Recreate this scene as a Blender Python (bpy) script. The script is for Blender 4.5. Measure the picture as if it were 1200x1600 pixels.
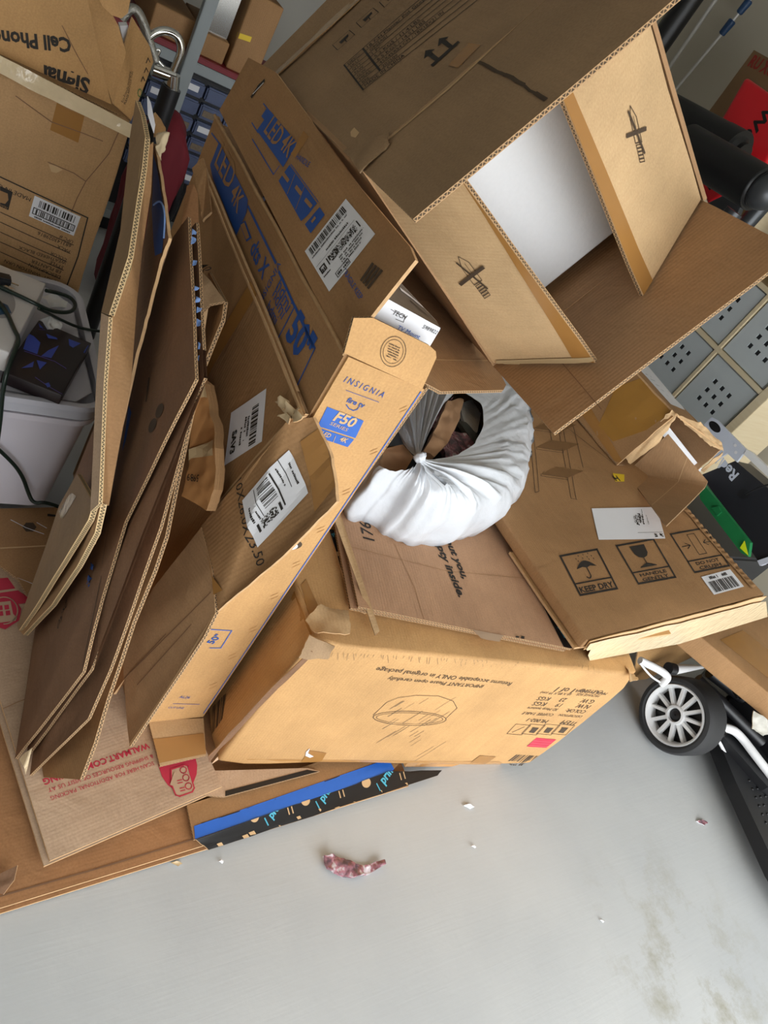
import bpy, bmesh, math, random
from mathutils import Vector, Matrix, noise
from mathutils.bvhtree import BVHTree

for o in list(bpy.data.objects):
    bpy.data.objects.remove(o)
SC = bpy.context.scene
COL = SC.collection
random.seed(7)

# ------------------------------------------------------------------ camera
F_PX = 1155.0                       # focal length in pixels of the 1200x1600 frame
NADIR = (-430.0, 2170.0)            # where plumb lines meet in the frame
CAM = Vector((0.0, 0.0, 1.5))
AZ = math.radians(48)


def camera_matrix():
    d = Vector(((NADIR[0] - 600) / F_PX, -(NADIR[1] - 800) / F_PX, -1.0)).normalized()
    up = -d
    f = Vector((0, 0, -1.0))
    h = (f - up * f.dot(up)).normalized()
    r = h.cross(up)
    H = Vector((math.sin(AZ), math.cos(AZ), 0)); R = Vector((math.cos(AZ), -math.sin(AZ), 0)); U = Vector((0, 0, 1))
    m = Matrix.Identity(3)
    for i in range(3):
        for j in range(3):
            m[i][j] = H[i] * h[j] + R[i] * r[j] + U[i] * up[j]
    return m


CM = camera_matrix()
cam_data = bpy.data.cameras.new('camera')
cam = bpy.data.objects.new('camera', cam_data)
COL.objects.link(cam)
cam.matrix_world = Matrix.Translation(CAM) @ CM.to_4x4()
cam_data.sensor_fit = 'VERTICAL'
cam_data.sensor_height = 32.0
cam_data.lens = 32.0 * F_PX / 1600.0
cam_data.clip_start = 0.02
SC.camera = cam

# ------------------------------------------------------------------ world, light, exposure
W = bpy.data.worlds.new('overcast_sky'); SC.world = W
W.use_nodes = True
bg = W.node_tree.nodes['Background']
bg.inputs['Color'].default_value = (0.93, 0.97, 1.0, 1)
bg.inputs['Strength'].default_value = 6.0
GX0, GX1, GY0, GY1, GH = -1.3, 3.75, -1.7, 4.6, 2.6          # the garage; its door side (y = GY0) is open
OPEN_X0, OPEN_X1, OPEN_H = -0.35, 3.6, 2.15
portal_data = bpy.data.lights.new('door_portal', 'AREA')
portal_data.shape = 'RECTANGLE'; portal_data.size = OPEN_X1 - OPEN_X0; portal_data.size_y = OPEN_H
portal_data.cycles.is_portal = True
portal = bpy.data.objects.new('door_portal', portal_data); COL.objects.link(portal)
portal.location = ((OPEN_X0 + OPEN_X1) / 2, GY0, OPEN_H / 2)
portal.rotation_euler = (math.radians(90), 0, 0)
SC.view_settings.view_transform = 'Standard'
SC.view_settings.look = 'None'
SC.view_settings.gamma = 1.0
SC.view_settings.use_curve_mapping = False
SC.view_settings.exposure = 0.0


# ------------------------------------------------------------------ measuring helpers
def ray(p):
    return CM @ Vector(((p[0] - 600) / F_PX, -(p[1] - 800) / F_PX, -1.0))


def PX(p, x):
    v = ray(p); return CAM + v * ((x - CAM.x) / v.x)


def PY(p, y):
    v = ray(p); return CAM + v * ((y - CAM.y) / v.y)


def PZ(p, z):
    v = ray(p); return CAM + v * ((z - CAM.z) / v.z)


def PP(p, o, n):
    v = ray(p); return CAM + v * ((o - CAM).dot(n) / v.dot(n))


def xs(*a):
    return [PX((p[0], p[1]), p[2]) for p in a]


def zs(z, *a):
    return [PZ(p, z) for p in a]


def V(*a):
    return Vector(a)


# ------------------------------------------------------------------ materials
def lin(c):
    if isinstance(c, str):
        c = tuple(int(c[i:i + 2], 16) / 255 for i in (0, 2, 4))
    return tuple((x / 12.92 if x <= .04045 else ((x + .055) / 1.055) ** 2.4) for x in c) + (1.0,)


def new_mat(name):
    m = bpy.data.materials.new(name); m.use_nodes = True
    nt = m.node_tree
    return m, nt, nt.nodes['Principled BSDF']


def plain(name, col, rough=.6, metal=0., vary=.06, scale=20., bump=0., spec=.5):
    m, nt, b = new_mat(name)
    b.inputs['Roughness'].default_value = rough
    b.inputs['Metallic'].default_value = metal
    b.inputs['Specular IOR Level'].default_value = spec
    tc = nt.nodes.new('ShaderNodeTexCoord')
    nz = nt.nodes.new('ShaderNodeTexNoise'); nz.inputs['Scale'].default_value = scale; nz.inputs['Detail'].default_value = 4
    nt.links.new(tc.outputs['Object'], nz.inputs['Vector'])
    mx = nt.nodes.new('ShaderNodeMix'); mx.data_type = 'RGBA'
    c = lin(col)
    mx.inputs['A'].default_value = tuple(max(0, v * (1 - vary)) for v in c[:3]) + (1,)
    mx.inputs['B'].default_value = tuple(min(1, v * (1 + vary)) for v in c[:3]) + (1,)
    nt.links.new(nz.outputs['Fac'], mx.inputs['Factor'])
    nt.links.new(mx.outputs['Result'], b.inputs['Base Color'])
    if bump:
        bp = nt.nodes.new('ShaderNodeBump'); bp.inputs['Strength'].default_value = bump; bp.inputs['Distance'].default_value = .003
        nt.links.new(nz.outputs['Fac'], bp.inputs['Height']); nt.links.new(bp.outputs['Normal'], b.inputs['Normal'])
    return m


def board(name, col, rib=.35, rough=.72, blotch=.16):
    """corrugated board face: UV in metres, ribs of the fluting run along V"""
    m, nt, b = new_mat(name)
    N = nt.nodes; L = nt.links
    uv = N.new('ShaderNodeUVMap')
    big = N.new('ShaderNodeTexNoise'); big.inputs['Scale'].default_value = 5; big.inputs['Detail'].default_value = 5; big.inputs['Roughness'].default_value = .6
    fine = N.new('ShaderNodeTexNoise'); fine.inputs['Scale'].default_value = 260; fine.inputs['Detail'].default_value = 3
    streak = N.new('ShaderNodeTexNoise'); streak.inputs['Scale'].default_value = 1; streak.inputs['Detail'].default_value = 4
    mp = N.new('ShaderNodeMapping'); mp.inputs['Scale'].default_value = (90, 3, 1)
    L.new(uv.outputs['UV'], big.inputs['Vector']); L.new(uv.outputs['UV'], fine.inputs['Vector'])
    L.new(uv.outputs['UV'], mp.inputs['Vector']); L.new(mp.outputs['Vector'], streak.inputs['Vector'])
    c = lin(col)

    def shade(k):
        return tuple(min(1, v * k) for v in c[:3]) + (1,)
    r1 = N.new('ShaderNodeValToRGB')
    r1.color_ramp.elements[0].position = .3; r1.color_ramp.elements[0].color = shade(1 - blotch)
    r1.color_ramp.elements[1].position = .72; r1.color_ramp.elements[1].color = shade(1 + blotch * .7)
    L.new(big.outputs['Fac'], r1.inputs['Fac'])
    m2 = N.new('ShaderNodeMix'); m2.data_type = 'RGBA'; m2.blend_type = 'OVERLAY'; m2.inputs['Factor'].default_value = .22
    L.new(r1.outputs['Color'], m2.inputs['A']); L.new(fine.outputs['Fac'], m2.inputs['B'])
    m3 = N.new('ShaderNodeMix'); m3.data_type = 'RGBA'; m3.blend_type = 'OVERLAY'; m3.inputs['Factor'].default_value = .08
    L.new(m2.outputs['Result'], m3.inputs['A']); L.new(streak.outputs['Fac'], m3.inputs['B'])
    L.new(m3.outputs['Result'], b.inputs['Base Color'])
    b.inputs['Roughness'].default_value = rough
    b.inputs['Specular IOR Level'].default_value = .3
    wv = N.new('ShaderNodeTexWave'); wv.inputs['Scale'].default_value = 45; wv.inputs['Distortion'].default_value = .4
    wv.bands_direction = 'X'
    L.new(uv.outputs['UV'], wv.inputs['Vector'])
    ad = N.new('ShaderNodeMath'); ad.operation = 'MULTIPLY_ADD'; ad.inputs[1].default_value = rib
    L.new(wv.outputs['Fac'], ad.inputs[0])
    ad2 = N.new('ShaderNodeMath'); ad2.operation = 'MULTIPLY'; ad2.inputs[1].default_value = .8
    L.new(streak.outputs['Fac'], ad2.inputs[0]); L.new(ad2.outputs[0], ad.inputs[2])
    bp = N.new('ShaderNodeBump'); bp.inputs['Strength'].default_value = .35; bp.inputs['Distance'].default_value = .0012
    soft = N.new('ShaderNodeTexNoise'); soft.inputs['Scale'].default_value = 11; soft.inputs['Detail'].default_value = 3; soft.inputs['Distortion'].default_value = .8
    L.new(uv.outputs['UV'], soft.inputs['Vector'])
    ad3 = N.new('ShaderNodeMath'); ad3.operation = 'MULTIPLY_ADD'; ad3.inputs[1].default_value = 9.0
    L.new(soft.outputs['Fac'], ad3.inputs[0]); L.new(ad.outputs[0], ad3.inputs[2])
    L.new(ad3.outputs[0], bp.inputs['Height']); L.new(bp.outputs['Normal'], b.inputs['Normal'])
    return m


def flute(name, col, period=.0075):
    """cut edge of corrugated board: a wavy liner between two flat ones; UV = (metres along, 0..1 across)"""
    m, nt, b = new_mat(name)
    N = nt.nodes; L = nt.links
    uv = N.new('ShaderNodeUVMap'); sp = N.new('ShaderNodeSeparateXYZ'); L.new(uv.outputs['UV'], sp.inputs[0])

    def math_(op, a, bb=None, c=None):
        n = N.new('ShaderNodeMath'); n.operation = op
        for i, x in enumerate((a, bb, c)):
            if x is None:
                continue
            if isinstance(x, (int, float)):
                n.inputs[i].default_value = x
            else:
                L.new(x, n.inputs[i])
        return n.outputs[0]
    nz = N.new('ShaderNodeTexNoise'); nz.inputs['Scale'].default_value = 60; L.new(uv.outputs['UV'], nz.inputs['Vector'])
    ph = math_('MULTIPLY_ADD', sp.outputs['X'], 2 * math.pi / period, math_('MULTIPLY', nz.outputs['Fac'], 3.))
    s = math_('SINE', ph)
    d = math_('ABSOLUTE', math_('SUBTRACT', sp.outputs['Y'], math_('MULTIPLY_ADD', s, .33, .5)))
    wave = math_('LESS_THAN', d, .16)
    edge = math_('GREATER_THAN', math_('ABSOLUTE', math_('SUBTRACT', sp.outputs['Y'], .5)), .33)
    lit = math_('MAXIMUM', wave, edge)
    mx = N.new('ShaderNodeMix'); mx.data_type = 'RGBA'
    c = lin(col)
    mx.inputs['A'].default_value = tuple(v * .16 for v in c[:3]) + (1,)  # open flutes coloured dark, painting the shade inside the hollows
    mx.inputs['B'].default_value = tuple(min(1, v * 1.12) for v in c[:3]) + (1,)
    L.new(lit, mx.inputs['Factor']); L.new(mx.outputs['Result'], b.inputs['Base Color'])
    b.inputs['Roughness'].default_value = .85
    return m


TAN = board('board_tan', 'c69a66')
TAN_L = board('board_light_tan', 'cfad82')
BROWN = board('board_brown', 'a37c54')
BROWN_D = board('board_dark_brown', '85634a', rib=.25)
URNB = board('board_urn', 'bb9468', rib=.2)
GREYB = board('board_grey_brown', '9d8060', rib=.2)
PALE = board('board_pale', 'c6a88c', rib=.2)
AMZ = board('board_rosy', 'bd9473', rib=.5)
RUST = board('board_rust', 'a97a52', rib=.15)
INNER = board('board_inner', 'ad8863', rib=.35)
FLUTE = flute('board_cut_edge', 'b08d66')
FLUTE_T = plain('board_torn_edge', 'c8a276', .9, vary=.25, scale=90, bump=.5)
TAPE = plain('packing_tape', 'a5763f', .25, vary=.12, scale=12)
TAPE_C = plain('glossy_tape', 'b98a55', .16, vary=.1, scale=10, bump=.15)
TAPE_L = plain('pale_tape', 'c3a980', .35, vary=.1, scale=12)
INK = plain('black_ink', '2a241f', .7)
INK_B = plain('brown_ink', '4a3a2a', .8)
BLUE = plain('blue_ink', '2f62b8', .6, vary=.05)
BLUE_D = plain('deep_blue_ink', '22509a', .6, vary=.08)
RED = plain('red_ink', 'c23048', .65)
BLUETAPE = plain('blue_tape', '2b6fd8', .45, vary=.06, scale=40)
WHITE = plain('white_label', 'e6e6ea', .45, vary=.02)
PLASTIC = plain('white_plastic', 'e9e9e9', .35, vary=.02)
BLACK = plain('black_plastic', '17171a', .4, vary=.15)
RUBBER = plain('tyre_rubber', '2c2c2d', .75, vary=.12, bump=.1)
STEEL = plain('grey_steel', '9aa0a2', .4, metal=.2, vary=.05)
CHROME = plain('chrome', 'd8d8d4', .15, metal=1.)


# ------------------------------------------------------------------ building helpers
def mesh_obj(name, verts, faces, mats, midx=None, uvs=None, smooth=None, sharp=None, parent=None):
    me = bpy.data.meshes.new(name)
    me.from_pydata([tuple(v) for v in verts], [], faces)
    for m in (mats if isinstance(mats, (list, tuple)) else [mats]):
        me.materials.append(m)
    if midx:
        me.polygons.foreach_set('material_index', midx)
    if uvs:
        ul = me.uv_layers.new(name='UVMap')
        flat = []
        for f in uvs:
            for u in f:
                flat += [u[0], u[1]]
        ul.data.foreach_set('uv', flat)
    if smooth is not None:
        me.polygons.foreach_set('use_smooth', smooth if isinstance(smooth, list) else [smooth] * len(me.polygons))
    me.update()
    o = bpy.data.objects.new(name, me)
    COL.objects.link(o)
    if parent:
        o.parent = parent
    return o


def from_bm(name, bm, mats, parent=None, smooth=False):
    me = bpy.data.meshes.new(name)
    bmesh.ops.recalc_face_normals(bm, faces=bm.faces)
    bm.to_mesh(me); bm.free()
    for m in (mats if isinstance(mats, (list, tuple)) else [mats]):
        me.materials.append(m)
    if smooth:
        me.polygons.foreach_set('use_smooth', [True] * len(me.polygons))
    o = bpy.data.objects.new(name, me); COL.objects.link(o)
    if parent:
        o.parent = parent
    return o


ROOTS = []


def thing(name, label, cat, group=None):
    o = bpy.data.objects.new(name, None); COL.objects.link(o)
    return tag(o, label, cat, group)


def tag(o, label, cat, group=None):
    o['label'] = label; o['category'] = cat
    if group:
        o['group'] = group
    ROOTS.append(o)
    return o


def struct(o):
    o['kind'] = 'structure'
    return o


def newell(pts):
    n = Vector((0, 0, 0))
    for i, a in enumerate(pts):
        b = pts[(i + 1) % len(pts)]
        n += Vector(((a.y - b.y) * (a.z + b.z), (a.z - b.z) * (a.x + b.x), (a.x - b.x) * (a.y + b.y)))
    return n.normalized()


SEED = [0.0]
PLANES = {}                         # the mean plane of each sheet of board


def sheet(name, pts, mat, t=.006, parent=None, back=None, edge=None, amp=.0025, freq=5., cuts=5, ribs=0, rough_edge=0., bow=0., fold=()):
    """a piece of board: the outline pts is its camera-side face, thickness t goes away from the camera"""
    SEED[0] += 3.7
    sd = Vector((SEED[0], SEED[0] * .37, SEED[0] * .71))
    n = newell(pts)
    c = sum(pts, Vector()) / len(pts)
    folds = [(pts[i], pts[(i + 1) % len(pts)]) for i in fold]      # sides that are creases, not cuts
    if n.dot(CAM - c) < 0:
        pts = list(reversed(pts)); n = -n
    bm = bmesh.new()
    vs = [bm.verts.new(p) for p in pts]
    bm.faces.new(vs)
    if len(pts) > 4:
        bmesh.ops.triangulate(bm, faces=bm.faces[:])
    if cuts:
        bmesh.ops.subdivide_edges(bm, edges=bm.edges[:], cuts=cuts, use_grid_fill=True)
    bm.verts.index_update(); bm.verts.ensure_lookup_table(); bm.normal_update()
    size = max((p - c).length for p in pts)
    rest = [v.co.copy() for v in bm.verts]
    for v in bm.verts:
        co = v.co.copy()
        d = noise.noise(co * freq + sd) * amp + noise.noise(co * freq * 3.1 + sd) * amp * .35
        d += bow * (1 - ((co - c).length / size) ** 2)
        v.co = co + n * d
        if rough_edge and v.is_boundary:
            v.co += Vector((noise.noise(co * 90 + sd), noise.noise(co * 90 - sd), noise.noise(co * 70 + sd * 2))) * rough_edge
    u = (pts[1] - pts[0]).normalized()
    w = n.cross(u).normalized()
    if ribs:
        u, w = w, -u
    verts = [v.co.copy() for v in bm.verts]
    k = len(verts)
    verts += [v - n * t for v in verts]
    faces, mi, uv, sm = [], [], [], []

    def U(p):
        q = p - c
        return (q.dot(u), q.dot(w))
    for f in bm.faces:
        ix = [v.index for v in f.verts]
        if f.normal.dot(n) < 0:
            ix.reverse()
        faces.append(ix); mi.append(0); uv.append([U(verts[i]) for i in ix]); sm.append(True)
        ib = [i + k for i in reversed(ix)]
        faces.append(ib); mi.append(1); uv.append([U(verts[i]) for i in ib]); sm.append(True)
    be = {}
    for f in bm.faces:
        vv = [v.index for v in f.verts]
        if f.normal.dot(n) < 0:
            vv.reverse()
        for i in range(len(vv)):
            a, b = vv[i], vv[(i + 1) % len(vv)]
            e = bm.edges.get((bm.verts[a], bm.verts[b]))
            if e.is_boundary:
                be[a] = b
    acc = 0.0
    done = set()
    for st in list(be):
        if st in done:
            continue
        a = st
        while a not in done and a in be:
            done.add(a)
            b = be[a]
            ln = (verts[a] - verts[b]).length
            crease = any((rest[a] - p).cross(q - p).length < 1e-5 and (rest[b] - p).cross(q - p).length < 1e-5 for p, q in folds)
            faces.append([a, a + k, b + k, b]); mi.append(0 if crease else 2); sm.append(False)
            uv.append([(acc, 1), (acc, 0), (acc + ln, 0), (acc + ln, 1)])
            acc += ln
            a = b
    bm.free()
    o = mesh_obj(name, verts, faces, [mat, back or mat, edge or FLUTE], mi, uv, sm, parent=parent)
    PLANES[o.name] = (c, n)
    at = o.data.attributes.get('sharp_edge') or o.data.attributes.new('sharp_edge', 'BOOLEAN', 'EDGE')
    bset = set()
    for a, b in be.items():
        bset.add((min(a, b), max(a, b))); bset.add((min(a, b) + k, max(a, b) + k))
    vals = [tuple(sorted(e.vertices)) in bset for e in o.data.edges]
    at.data.foreach_set('value', vals)
    return o


def carton(name, o0, ex, ey, ez, mat, parent=None, seg=9, bev=.006, amp=.003, freq=5., dents=(), extra=None, open_faces=()):
    """closed box body with softened edges; dents = [(point, radius, depth)] push corners inward"""
    SEED[0] += 2.3
    sd = Vector((SEED[0], SEED[0] * .7, SEED[0] * .3))
    bm = bmesh.new()
    bmesh.ops.create_cube(bm, size=1.0)
    L = (ex.length, ey.length, ez.length)
    for v in bm.verts:
        v.co = Vector(((v.co.x + .5) * L[0], (v.co.y + .5) * L[1], (v.co.z + .5) * L[2]))
    bmesh.ops.bevel(bm, geom=bm.edges[:], offset=bev, segments=2, profile=.6, affect='EDGES')
    cuts = {}
    for ax in range(3):
        es = [e for e in bm.edges if abs((e.verts[0].co - e.verts[1].co)[ax]) > L[ax] * .6]
        n = max(1, min(14, int(L[ax] / .06)))
        bmesh.ops.subdivide_edges(bm, edges=es, cuts=n, use_grid_fill=True)
    X, Y, Z = ex.normalized(), ey.normalized(), ez.normalized()
    bmesh.ops.recalc_face_normals(bm, faces=bm.faces)
    bm.normal_update()
    uvl = bm.loops.layers.uv.new('UVMap')
    for f in bm.faces:
        nn = f.normal
        a = max(range(3), key=lambda i: abs(nn[i]))
        for lp in f.loops:
            q = lp.vert.co
            lp[uvl].uv = ((q.x, q.y), (q.x, q.z), (q.y, q.z))[2 - a] if a != 1 else (q.x, q.z)
            if a == 0:
                lp[uvl].uv = (q.y, q.z)
            if a == 2:
                lp[uvl].uv = (q.x, q.y)
    cen = Vector((L[0] / 2, L[1] / 2, L[2] / 2))
    for v in bm.verts:
        q = v.co
        w = o0 + X * q.x + Y * q.y + Z * q.z
        nv = v.normal
        dn = noise.noise(w * freq + sd) * amp + noise.noise(w * freq * 3 + sd) * amp * .3
        w += (X * nv.x + Y * nv.y + Z * nv.z) * dn
        cw = o0 + X * cen.x + Y * cen.y + Z * cen.z
        for p, r, dp in dents:
            k = (w - p).length / r
            if k < 1:
                w += (cw - w).normalized() * dp * (1 - k) ** 1.5 * (1 + .5 * noise.noise(w * 60 + sd))
        v.co = w
    bmesh.ops.recalc_face_normals(bm, faces=bm.faces)
    ob = from_bm(name, bm, mat, parent, smooth=True)
    return ob


def tube(name, pts, r, mat, parent=None, seg=10, smooth_curve=True):
    cu = bpy.data.curves.new(name, 'CURVE'); cu.dimensions = '3D'
    cu.bevel_depth = r; cu.bevel_resolution = max(1, seg // 4); cu.use_fill_caps = True
    if smooth_curve and len(pts) > 2:
        s = cu.splines.new('NURBS'); s.points.add(len(pts) - 1)
        for i, p in enumerate(pts):
            s.points[i].co = (p[0], p[1], p[2], 1)
        s.use_endpoint_u = True; s.order_u = 3; s.resolution_u = 6
    else:
        s = cu.splines.new('POLY'); s.points.add(len(pts) - 1)
        for i, p in enumerate(pts):
            s.points[i].co = (p[0], p[1], p[2], 1)
    tmp = bpy.data.objects.new(name, cu); COL.objects.link(tmp)
    me = bpy.data.meshes.new_from_object(tmp.evaluated_get(bpy.context.evaluated_depsgraph_get()))
    bpy.data.objects.remove(tmp); bpy.data.curves.remove(cu)
    me.name = name; me.materials.clear(); me.materials.append(mat)
    me.polygons.foreach_set('use_smooth', [True] * len(me.polygons))
    o = bpy.data.objects.new(name, me); COL.objects.link(o)
    if parent:
        o.parent = parent
    return o


def rod(name, a, b, r, mat, parent=None, r2=None, seg=20, caps=True, bev=0.):
    bm = bmesh.new()
    d = b - a
    bmesh.ops.create_cone(bm, cap_ends=caps, segments=seg, radius1=r, radius2=r if r2 is None else r2, depth=d.length)
    if bev:
        bmesh.ops.bevel(bm, geom=[e for e in bm.edges if all(len(f.verts) == 4 for f in e.link_faces) is False], offset=bev, segments=3, affect='EDGES')
    q = Vector((0, 0, 1)).rotation_difference(d)
    bmesh.ops.transform(bm, matrix=Matrix.Translation((a + b) / 2) @ q.to_matrix().to_4x4(), verts=bm.verts)
    o = from_bm(name, bm, mat, parent, smooth=True)
    auto_sharp(o)
    return o


def auto_sharp(o, ang=40):
    me = o.data
    bm = bmesh.new(); bm.from_mesh(me)
    for e in bm.edges:
        if len(e.link_faces) == 2:
            e.smooth = e.calc_face_angle(0) < math.radians(ang)
    bm.to_mesh(me); bm.free()


def block(name, o0, ex, ey, ez, mat, parent=None, bev=.004, seg=2):
    bm = bmesh.new()
    bmesh.ops.create_cube(bm, size=1.0)
    L = (ex.length, ey.length, ez.length)
    for v in bm.verts:
        v.co = Vector(((v.co.x + .5) * L[0], (v.co.y + .5) * L[1], (v.co.z + .5) * L[2]))
    bmesh.ops.bevel(bm, geom=bm.edges[:], offset=min(bev, min(L) * .4), segments=seg, affect='EDGES')
    X, Y, Z = ex.normalized(), ey.normalized(), ez.normalized()
    for v in bm.verts:
        v.co = o0 + X * v.co.x + Y * v.co.y + Z * v.co.z
    return from_bm(name, bm, mat, parent)


def box(name, x0, x1, y0, y1, z0, z1, mat, parent=None, bev=.004):
    return block(name, V(x0, y0, z0), V(x1 - x0, 0, 0), V(0, y1 - y0, 0), V(0, 0, z1 - z0), mat, parent, bev)


# ------------------------------------------------------------------ print on surfaces
_glyphs = {}


def glyph_mesh(s, bold=0., shear=0.):
    key = (s, bold, shear)
    if key not in _glyphs:
        cu = bpy.data.curves.new('t', 'FONT')
        cu.body = s; cu.size = 1.0; cu.resolution_u = 2; cu.offset = bold; cu.shear = shear
        ob = bpy.data.objects.new('t', cu); COL.objects.link(ob)
        me = bpy.data.meshes.new_from_object(ob.evaluated_get(bpy.context.evaluated_depsgraph_get()))
        vs = [v.co.copy() for v in me.vertices]; fs = [tuple(p.vertices) for p in me.polygons]
        bpy.data.objects.remove(ob); bpy.data.curves.remove(cu); bpy.data.meshes.remove(me)
        x0 = min(v.x for v in vs); x1 = max(v.x for v in vs)
        _glyphs[key] = ([Vector((v.x - x0, v.y, 0)) for v in vs], fs, x1 - x0)
    return _glyphs[key]


class Print:
    def __init__(self, panel):
        self.o = panel
        me = panel.data
        front = PLANES.get(panel.name)
        self.plane = front
        self.bvh = BVHTree.FromPolygons([v.co.copy() for v in me.vertices], [tuple(p.vertices) for p in me.polygons if not front or p.material_index == 0])
        self.sets = {}

    def hit(self, p):
        d = ray(p).normalized()
        loc, n, i, dist = self.bvh.ray_cast(CAM, d)
        if loc is None and self.plane:
            c, n = self.plane
            loc = CAM + d * ((c - CAM).dot(n) / d.dot(n))
        elif loc is None:
            loc, n, i, dist = self.bvh.find_nearest(CAM + d * ((self.o.data.vertices[0].co - CAM).length))
            # follow the surface plane past its edge
            den = d.dot(n)
            if abs(den) > .05:
                loc = CAM + d * ((loc - CAM).dot(n) / den)
        if n.dot(CAM - loc) < 0:
            n = -n
        return loc, n

    def drop(self, w, n, off):
        loc, nn, i, dist = self.bvh.ray_cast(w + n * .04, -n, .09)
        if loc is None:
            loc, nn, i, dist = self.bvh.find_nearest(w)
            if (loc - w).length > .02:
                return w + n * off
        return loc + n * off

    def add(self, key, mat, verts, faces, n, lvl=0, conform=True):
        vs, fs, _ = self.sets.setdefault(key, ([], [], mat))
        k = len(vs)
        off = .001 + .0007 * lvl
        for w in verts:
            vs.append(self.drop(w, n, off) if conform else w + n * off)
        for f in faces:
            # face the viewer
            a, b, c = (verts[f[0]], verts[f[1]], verts[f[2]])
            f2 = tuple(f) if (b - a).cross(c - a).dot(n) >= 0 else tuple(reversed(f))
            fs.append(tuple(i + k for i in f2))

    def poly_w(self, pts, n, key, mat, lvl=0, grid=.02):
        bm = bmesh.new()
        bm.faces.new([bm.verts.new(p) for p in pts])
        if len(pts) > 4:
            bmesh.ops.triangulate(bm, faces=bm.faces[:])
        for _ in range(6):
            es = [e for e in bm.edges if e.calc_length() > grid]
            if not es:
                break
            bmesh.ops.subdivide_edges(bm, edges=es, cuts=1, use_grid_fill=True)
        bmesh.ops.triangulate(bm, faces=bm.faces[:])
        bm.verts.index_update()
        self.add(key, mat, [v.co.copy() for v in bm.verts], [[v.index for v in f.verts] for f in bm.faces], n, lvl)
        bm.free()

    def poly(self, pix, key, mat, lvl=0, grid=.02):
        h = [self.hit(p) for p in pix]
        n = sum((x[1] for x in h), Vector()).normalized()
        self.poly_w([x[0] for x in h], n, key, mat, lvl, grid)

    def line(self, pix, w, key, mat, lvl=0, close=False):
        h = [self.hit(p) for p in pix]
        n = sum((x[1] for x in h), Vector()).normalized()
        P = [x[0] for x in h]
        if close:
            P = P + [P[0]]
        for a, b in zip(P, P[1:]):
            d = (b - a)
            if d.length < 1e-6:
                continue
            d.normalize(); s = n.cross(d) * w / 2
            e = d * w * .5 * (1 if len(P) > 2 else 0)
            self.poly_w([a - e - s, b + e - s, b + e + s, a - e + s], n, key, mat, lvl, .05)

    def text(self, s, p0, p1, key='printed_text', mat=None, hs=1.0, bold=.0, shear=0., lvl=0):
        """baseline from pixel p0 to p1; letters stand to the left of that direction as seen by the viewer"""
        (a, na), (b, nb) = self.hit(p0), self.hit(p1)
        n = (na + nb).normalized()
        u = (b - a); Ln = u.length; u.normalize()
        v = n.cross(u).normalized()
        vs, fs, w = glyph_mesh(s, bold, shear)
        k = Ln / w
        self.add(key, mat or INK, [a + u * (g.x * k) + v * (g.y * k * hs) for g in vs], fs, n, lvl)

    def quad(self, tl, tr, br, bl):
        return Quad(self, [self.hit(p) for p in (tl, tr, br, bl)])

    def flush(self):
        """each far-apart piece of print becomes a part of its own"""
        for key, (vs, fs, mat) in self.sets.items():
            par = list(range(len(vs)))

            def find(i):
                while par[i] != i:
                    par[i] = par[par[i]]; i = par[i]
                return i
            for f in fs:
                for a in f[1:]:
                    par[find(a)] = find(f[0])
            isl = {}
            for f in fs:
                isl.setdefault(find(f[0]), []).append(f)
            boxes = []
            for fl_ in isl.values():
                ids = {i for f in fl_ for i in f}
                lo = [min(vs[i][k] for i in ids) for k in range(3)]; hi = [max(vs[i][k] for i in ids) for k in range(3)]
                boxes.append((lo, hi, max(h - l for h, l in zip(hi, lo)), fl_))
            g = list(range(len(boxes)))

            def fg(i):
                while g[i] != i:
                    g[i] = g[g[i]]; i = g[i]
                return i
            for i in range(len(boxes)):
                li, hi_, si, _ = boxes[i]
                for j in range(i):
                    if fg(i) == fg(j):
                        continue
                    lj, hj, sj, _ = boxes[j]
                    gap = math.sqrt(sum(max(0, li[k] - hj[k], lj[k] - hi_[k]) ** 2 for k in range(3)))
                    if gap <= max(.019, .49 * max(si, sj)):
                        g[fg(i)] = fg(j)
            grp = {}
            for i in range(len(boxes)):
                grp.setdefault(fg(i), []).extend(boxes[i][3])
            for fl_ in grp.values():
                ids = sorted({i for f in fl_ for i in f}); mp = {i: k for k, i in enumerate(ids)}
                mesh_obj(key, [vs[i] for i in ids], [tuple(mp[i] for i in f) for f in fl_], [mat], parent=self.o)
        self.sets = {}


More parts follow.
